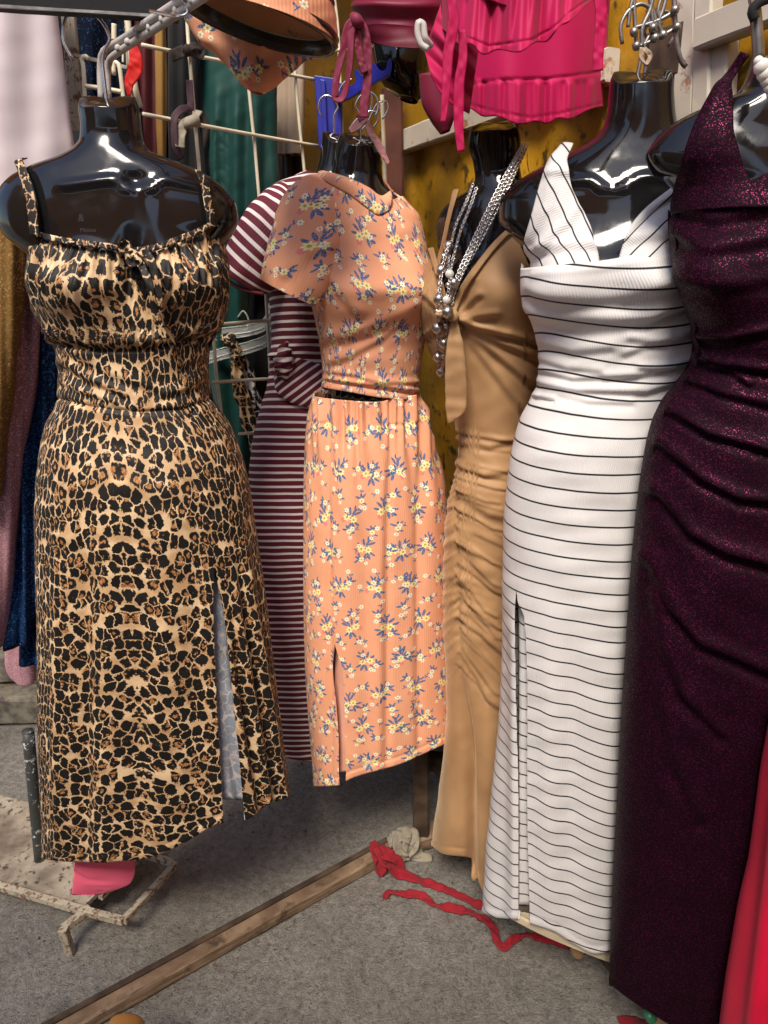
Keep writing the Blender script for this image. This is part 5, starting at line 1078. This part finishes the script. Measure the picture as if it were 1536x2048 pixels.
rib_px('strap', [(700, 262), (716, 250), (730, 238)], 1.37, [.010, .016, .010], MAT['mauve'], ms, 20, [0, .2]); rib_px('strap', [(730, 236), (740, 262), (758, 292), (777, 328)], 1.37, [.008, .012, .013, .006], MAT['mauve'], ms, 40, [0, .3, 0, .3]); rib_px('strap', [(716, 238), (728, 228), (730, 214), (728, 205)], 1.37, [.012, .012, .013], MAT['plum'], ms, 20)
tp = tube('corner_pole', [U(764, 190, 1.72), U(768, 300, 1.72), U(772, 420, 1.72), U(776, 560, 1.72)], .0045, MAT['ivory'], None, 10, 20); tag(tp, 'thin pale pole in the corner right of the peach mannequin', 'pole')
cp_ = bar('corner_post', U(784, 180, 1.95), U(806, 1460, 1.95), .05, .04, MAT['terracotta'], None, (0, 1, 0)); tag(cp_, 'dark reddish post standing in the corner', 'post')

# ------------------------------------------------------------------ white painted frame on the yellow wall
wf = thing('painted_frame', 'rust stained white painted steel frame on the yellow wall', 'frame', tuple(UP(1400, 300, RW)))
def rwbar(name, x0, y0, x1, y1, w, h, off, parent=wf, mat='whitewood'):
    A = UP(x0, y0, RW, off); B = UP(x1, y1, RW, off); return bar(name, A, B, w, h, MAT[mat], parent, tuple(np.array([-math.cos(math.radians(28)), -math.sin(math.radians(28)), 0])), .003)
rwbar('cross_rail', 782, 294, 1225, 130, .05, .03, .020)
rwbar('upright', 1386, -60, 1372, 420, .036, .03, .024); rwbar('upright', 1420, -60, 1404, 420, .030, .026, .028); rwbar('upright', 1450, 70, 1436, 400, .030, .026, .024)
rwbar('cross_rail', 1402, 70, 1640, -24, .04, .03, .045)
rwbar('wood_block', 1298, 118, 1370, 96, .07, .02, .03, wf, 'darkwood')
# hook rack
hk = thing('hook_cluster', 'tangle of dull steel hooks and wire above the white dress mannequin', 'hooks', tuple(U(1310, 80, 1.14)))
for pl, r_ in [([(1256, 54), (1260, 20), (1272, -20)], .0028), ([(1268, 56), (1310, 44), (1355, 20)], .0030), ([(1270, 96), (1312, 78), (1356, 54)], .0030), ([(1348, -20), (1350, 40), (1354, 90), (1366, 128), (1372, 134)], .0036), ([(1268, -10), (1270, 50), (1274, 96)], .0030), ([(1296, -30), (1304, 30), (1310, 80)], .0030), ([(1322, 50), (1316, 20), (1330, -20)], .0026), ([(1285, 95), (1284, 60), (1300, 20), (1312, -30)], .0034), ([(1336, -20), (1326, 20), (1318, 44), (1326, 70)], .003)]:
    tube('wire', [U(x, y, 1.14) for x, y in pl], r_, MAT['dullsteel'], hk, 8, 20)
for x, y in [(1268, 64), (1273, 92), (1310, 76), (1350, 20), (1354, 54), (1326, 70), (1306, 56)]:
    v, f = sphere_g(U(x, y, 1.135), .0062, 8, 6); mesh('weld', v, f, MAT['dullsteel'], hk)
tw = rib_px('twine', [(1284, 95), (1282, 112), (1292, 128), (1300, 112), (1288, 98)], 1.06, .006, MAT['beige'], hk, 24, [0, .8, .2])

# ------------------------------------------------------------------ on the floor
fb = thing('floor_beam', 'worn wooden beam lying diagonally across the asphalt', 'beam', tuple(Z(500, 1850)))
A, B = Z(90, 2078, .018), Z(762, 1706, .018); d = (B-A)/np.linalg.norm(B-A); side = np.array([-d[1], d[0], 0])
if side[1] < 0: side = -side
bar('beam', A-d*.25+side*.0, B+d*.10, .046, .036, MAT['wood'], fb, bev=.005)
bar('top_strip', A-d*.25+side*.012+np.array([0, 0, .0205]), B+d*.04+side*.012+np.array([0, 0, .0205]), .014, .006, MAT['darkwood'], fb, bev=.001)
tp = thing('table_frame', 'dark wooden table leg and rail in the shade below the skirt', 'table', tuple(Z(845, 1690)))
leg = Z(842, 1688, .0); bar('leg', leg+[0, 0, .0], leg+[-.012, 0, .62], .042, .042, MAT['darkwood'], tp, (0, 1, 0)); bar('foot_block', leg+np.array([-.05, -.02, .022]), leg+np.array([.05, .02, .022]), .055, .043, MAT['wood'], tp)
bar('rail', leg+np.array([.0, .045, .24]), leg+np.array([.55, -.02, .24]), .03, .05, MAT['darkwood'], tp); bar('table_top', leg+np.array([-.5, .22, .66]), leg+np.array([.5, .1, .66]), .40, .03, MAT['darkwood'], tp)
# mannequin stand at the left
sb = thing('stand_base', 'rusty cream steel stand base with a worn board on it', 'stand', tuple(Z(130, 1915)))
z = .085; bd = [Z(-120, 1725, z), Z(172, 1808, z), Z(286, 1690, z), Z(60, 1605, z), Z(-120, 1560, z)]
n = 24; c = np.mean(bd, 0)
P = np.array(bd); V = np.r_[P, P-np.array([0, 0, .012])]; o = mesh('board', V, [list(range(5))[::-1], list(range(5, 10))]+[[i, (i+1) % 5, 5+(i+1) % 5, 5+i] for i in range(5)], MAT['board'], sb, smooth=False)
for a, b_, nm in [((-140, 1732), (178, 1824), 'rail'), ((178, 1824), (247, 1842), 'rail'), ((247, 1842), (352, 1728), 'rail'), ((352, 1728), (270, 1702), 'rail'), ((200, 1794), (300, 1690), 'rail')]:
    bar(nm, Z(*a, z-.012), Z(*b_, z-.012), .015, .017, MAT['rustframe' if nm == 'rail' else 'rustdark'], sb, bev=.0015)
bar('foot_bar', Z(180, 1818, z-.014), Z(126, 1858, z-.014), .018, .018, MAT['rustframe'], sb, bev=.0015)
ft = Z(126, 1858, z-.006); bar('foot', ft, np.array([ft[0]+.004, ft[1]+.004, .0]), .018, .018, MAT['rustframe'], sb, (0, 1, 0), bev=.0015)
pl = thing('grey_pole', 'short dark grey pole with chipped paint standing beside the leopard dress', 'pole', tuple(Z(80, 1718, z)))
pb = Z(80, 1718, z); ptp = U(56, 1462, pb[1]); tube('tube', [pb+(ptp-pb)*t_ for t_ in np.linspace(0, 1, 10)], .0135, MAT['greypole'], pl, 20)
pt = U(58, 1462, pb[1]); tube('tube_mouth', [ptp+(ptp-pb)*.001+np.array([.0128*math.cos(a), .0128*math.sin(a), 0]) for a in np.linspace(0, 2*PI, 20)], .0016, MAT['greypole'], pl, 6)
# pink tape
pk = rings('pink_tape', [(146, 1704, 268, 1700, 1.20, .004, 1.24), (150, 1722, 269, 1722, 1.195, .004, 1.235), (148, 1740, 270, 1742, 1.19, .004, 1.23), (146, 1762, 262, 1764, 1.185, .004, 1.225), (143, 1788, 205, 1788, 1.18, .003, 1.21)], MAT['pinktape'], None, 40, 40, lambda X, Y, ph: fold(X, Y, [(150, 1745), (180, 1762), (215, 1788)], 6, .004), n=5)
tag(pk, 'glossy pink plastic tape hanging under the leopard dress hem', 'tape')
# rags
rg = thing('red_rag', 'red rag strip tied round the beam end and trailing across the asphalt', 'rag', tuple(Z(760, 1730)))
def floor(pts, zz=.006): return [Z(p[0], p[1], (p[2] if len(p) > 2 else zz)) for p in pts]
ribbon('strip', floor([(744, 1684, .075), (756, 1700, .065), (772, 1730, .045), (800, 1748, .012), (850, 1764), (900, 1782), (950, 1806), (1010, 1830)]), [.02, .026, .028, .022, .020, .020, .018], .004, MAT['redrag'], rg, 90, [0, .5, -.5, .3, -.2, .3, -.1, 0], .0022, 5, (0, 0, 1))
for i, q in enumerate([[(748, 1690, .06), (756, 1720, .05), (760, 1738, .02), (770, 1742, .004)], [(752, 1698, .062), (776, 1712, .058), (796, 1722, .04), (800, 1740, .01)], [(760, 1690, .06), (768, 1712, .056), (764, 1736, .03), (756, 1746, .003)], [(770, 1700, .066), (785, 1716, .052), (784, 1738, .015)]]):
    ribbon('wrap', floor(q), .026, .004, MAT['redrag'], rg, 30, [.1*i, .5, -.3], .002, 8+i, (0, -.6, .8))
rg2 = thing('red_rag', 'loose crumpled red rag strip lying nearer on the asphalt', 'rag', tuple(Z(960, 1860)))
ribbon('strip', floor([(770, 1794), (778, 1784), (800, 1786), (840, 1790), (870, 1810), (900, 1815), (940, 1825), (975, 1842), (988, 1860), (996, 1884), (1006, 1896), (1026, 1880), (1050, 1870), (1090, 1876), (1140, 1890)], .009), [.016, .020, .018, .022, .016, .020, .017, .022, .018], .005, MAT['redrag'], rg2, 160, [0, .7, -.6, .8, -.5, .6, -.7, .4, -.3, .7, -.4, 0], .0028, 15, (0, 0, 1))
for pt_, par in (((770, 1794), rg2), ((748, 1690), rg), ((1140, 1890), rg2)):
    for i in range(9):
        a_ = rng.uniform(0, 2*PI); L_ = rng.uniform(4, 13); x_, y_ = pt_[0]+rng.uniform(-3, 3), pt_[1]+rng.uniform(-5, 5)
        tube('thread', floor([(x_, y_), (x_+L_*.6*math.cos(a_), y_+L_*.4*math.sin(a_), .008), (x_+L_*math.cos(a_+.5), y_+L_*.6*math.sin(a_+.5), .003)]), .0007, MAT['redrag'], par, 4, 6)
gg = thing('grey_rag', 'grey beige rag knotted round the beam beside the red one', 'rag', tuple(Z(810, 1690)))
for i, q in enumerate([[(790, 1680, .06), (808, 1664, .075), (826, 1668, .07), (828, 1690, .05), (810, 1715, .01)], [(784, 1690, .055), (800, 1672, .072), (822, 1680, .06), (822, 1700, .03), (840, 1714, .006), (864, 1716, .004)], [(800, 1668, .07), (796, 1690, .06), (806, 1712, .03), (812, 1724, .004)], [(822, 1670, .066), (814, 1690, .055), (828, 1706, .02), (846, 1706, .006)], [(778, 1688, .05), (790, 1674, .068), (808, 1672, .07)]]):
    ribbon('fold', floor(q), [.028, .034, .028, .020], .005, MAT['greyrag'], gg, 36, [.2*i, .6, -.5, .4], .003, 30+i, (0, -.6, .8))
wt_ = rings('wooden_toe', [(1140, 1896, 1166, 1900, 1.16, .012), (1143, 1908, 1168, 1910, 1.15, .012), (1150, 1917, 1163, 1917, 1.145, .008)], MAT['card'], None, 24, 20, None, capB=True, capA=True)
tag(wt_, 'pale wooden foot of a stand peeking out under the white dress', 'stand foot')
# small stones lying loose on the ground
vs = []
for i in range(420):
    x, y_ = rng.uniform(-1.2, 1.0), rng.uniform(.55, 2.1); r_ = rng.uniform(.0008, .0028)*(1.6 if rng.rand() < .06 else 1)
    v, f = sphere_g((x, y_, r_*.2), r_, 6, 4); v = v+rng.normal(0, r_*.22, v.shape); vs.append((v, f))
v, f = join(vs); o = mesh('gravel', v, f, MAT['stone'], smooth=False); o['kind'] = 'stuff'; tag(o, 'loose grit and tiny stones scattered over the asphalt', 'gravel')
gb = rings('green_bottle', [(1290, 2016, 1308, 2022, .98, .010), (1288, 2030, 1312, 2036, .97, .012), (1294, 2044, 1306, 2046, .965, .008)], MAT['tapegrey'], None, 20, 16, None, capA=True, capB=True); tag(gb, 'small green plastic piece on the ground under the purple dress', 'plastic piece')
cb_ = prism('cardboard_piece', [(1300, 2036), (1345, 2020), (1380, 2070), (1320, 2080)], 1.0, 1.02, MAT['card'], None); tag(cb_, 'scrap of brown cardboard under the purple dress', 'cardboard')
rc = ribbon('red_scrap', floor([(1240, 2046), (1270, 2044), (1300, 2052), (1330, 2060)]), .03, .004, MAT['redrag'], None, 20, [0, .4, -.3], .002, 3, (0, 0, 1)); tag(rc, 'red rag scrap at the bottom edge below the purple dress', 'rag')
sh = rings('shoe_toe', [(222, 2044, 284, 2044, .92, .012), (214, 2060, 292, 2060, .90, .03), (208, 2090, 296, 2090, .87, .04)], plain('tan_leather', (.42, .19, .05), .4), None, 30, 20, None, capA=True, capB=True); tag(sh, 'rounded tan leather tip at the bottom edge of the view', 'shoe')

# ------------------------------------------------------------------ the street behind the photographer (seen only in reflections; side tarpaulins added to shape the light)
def slab(name, x0, x1, y0, y1, z0, z1, mat, label, cat, sag=.0, nx=30):
    s = np.linspace(0, 1, nx)[None, :]; t = np.linspace(0, 1, nx)[:, None]
    X = x0+(x1-x0)*s+0*t; Yy = y0+(y1-y0)*t+0*s; Zz = z0+(z1-z0)*t-sag*np.sin(PI*s)*np.sin(PI*t)+.02*np.sin(s*14+t*5)
    P = np.stack([X, Yy, Zz], -1); Q = P-np.array([0, 0, .01]); P2 = np.concatenate([P, Q[::-1]])
    o = mesh(name, P2.reshape(-1, 3), np.concatenate([grid_faces(2*nx, nx), [[(2*nx-1)*nx+j, (2*nx-1)*nx+j+1, j+1, j] for j in range(nx-1)]]).astype(int), mat); tag(o, label, cat); return o
slab('awning', -3.6, -.45, -3.6, -1.35, 2.85, 3.3, MAT['tarp'], 'ochre tarpaulin awning across the lane on the left', 'awning', .10)
slab('awning', .0, 3.6, -3.5, -1.25, 2.9, 3.35, MAT['tarp'], 'ochre tarpaulin awning across the lane on the right', 'awning', .12)
slab('awning', -2.2, 2.6, 1.45, 2.7, 2.62, 2.50, MAT['tarp'], 'ochre tarpaulin awning over the back of the stall', 'awning', .05)
wall_sheet('tarpaulin', (-2.3, -1.6), (-1.9, .9), .6, 2.5, MAT['tarp'], .01, 60, 20, .03, 2, 'ochre tarpaulin added down the unseen left side to block skylight', 'tarpaulin')  # added out of view: blocks skylight so the leopard dress darkens on its left
wall_sheet('tarpaulin', (1.9, -1.9), (1.7, .2), .9, 2.7, MAT['tarp'], .01, 60, 20, .03, 2, 'ochre tarpaulin added down the unseen right side for its reflection', 'tarpaulin')  # added out of view to give the mannequins an ochre side reflection
ob = thing('market_stall', 'dark stall front across the lane with ochre side sheets', 'stall', (0, -3.6, 0))
v, f = bar_g((-6, -3.9, 1.3), (6, -3.9, 1.3), .2, 2.6); mesh('back_wall', v, f, MAT['darkwood'], ob, smooth=False)
for x0, x1, z0, z1 in ((-2.6, -1.5, .9, 2.3), (-.5, .35, .6, 1.9), (1.5, 2.7, .9, 2.35)):
    v, f = bar_g(((x0+x1)/2, -3.4, z0), ((x0+x1)/2, -3.4, z1), x1-x0, .02, (0, 1, 0)); mesh('side_sheet', v, f, MAT['tarp'], ob, smooth=False)
for i, (x, mt) in enumerate(((-1.2, 'wine'), (-.8, 'beige'), (.6, 'whitesatin'), (1.0, 'teal'), (3.2, 'fuchsia'), (-3.2, 'blueglit'))):
    v, f = bar_g((x, -3.3, .7), (x, -3.3, 1.9), .32, .06, (0, 1, 0)); mesh('hanging_cloth', v, f, MAT[mt], ob)
v, f = bar_g((-.12, -.55, 0), (-.12, -.55, 1.0), .3, .2, (0, 1, 0))
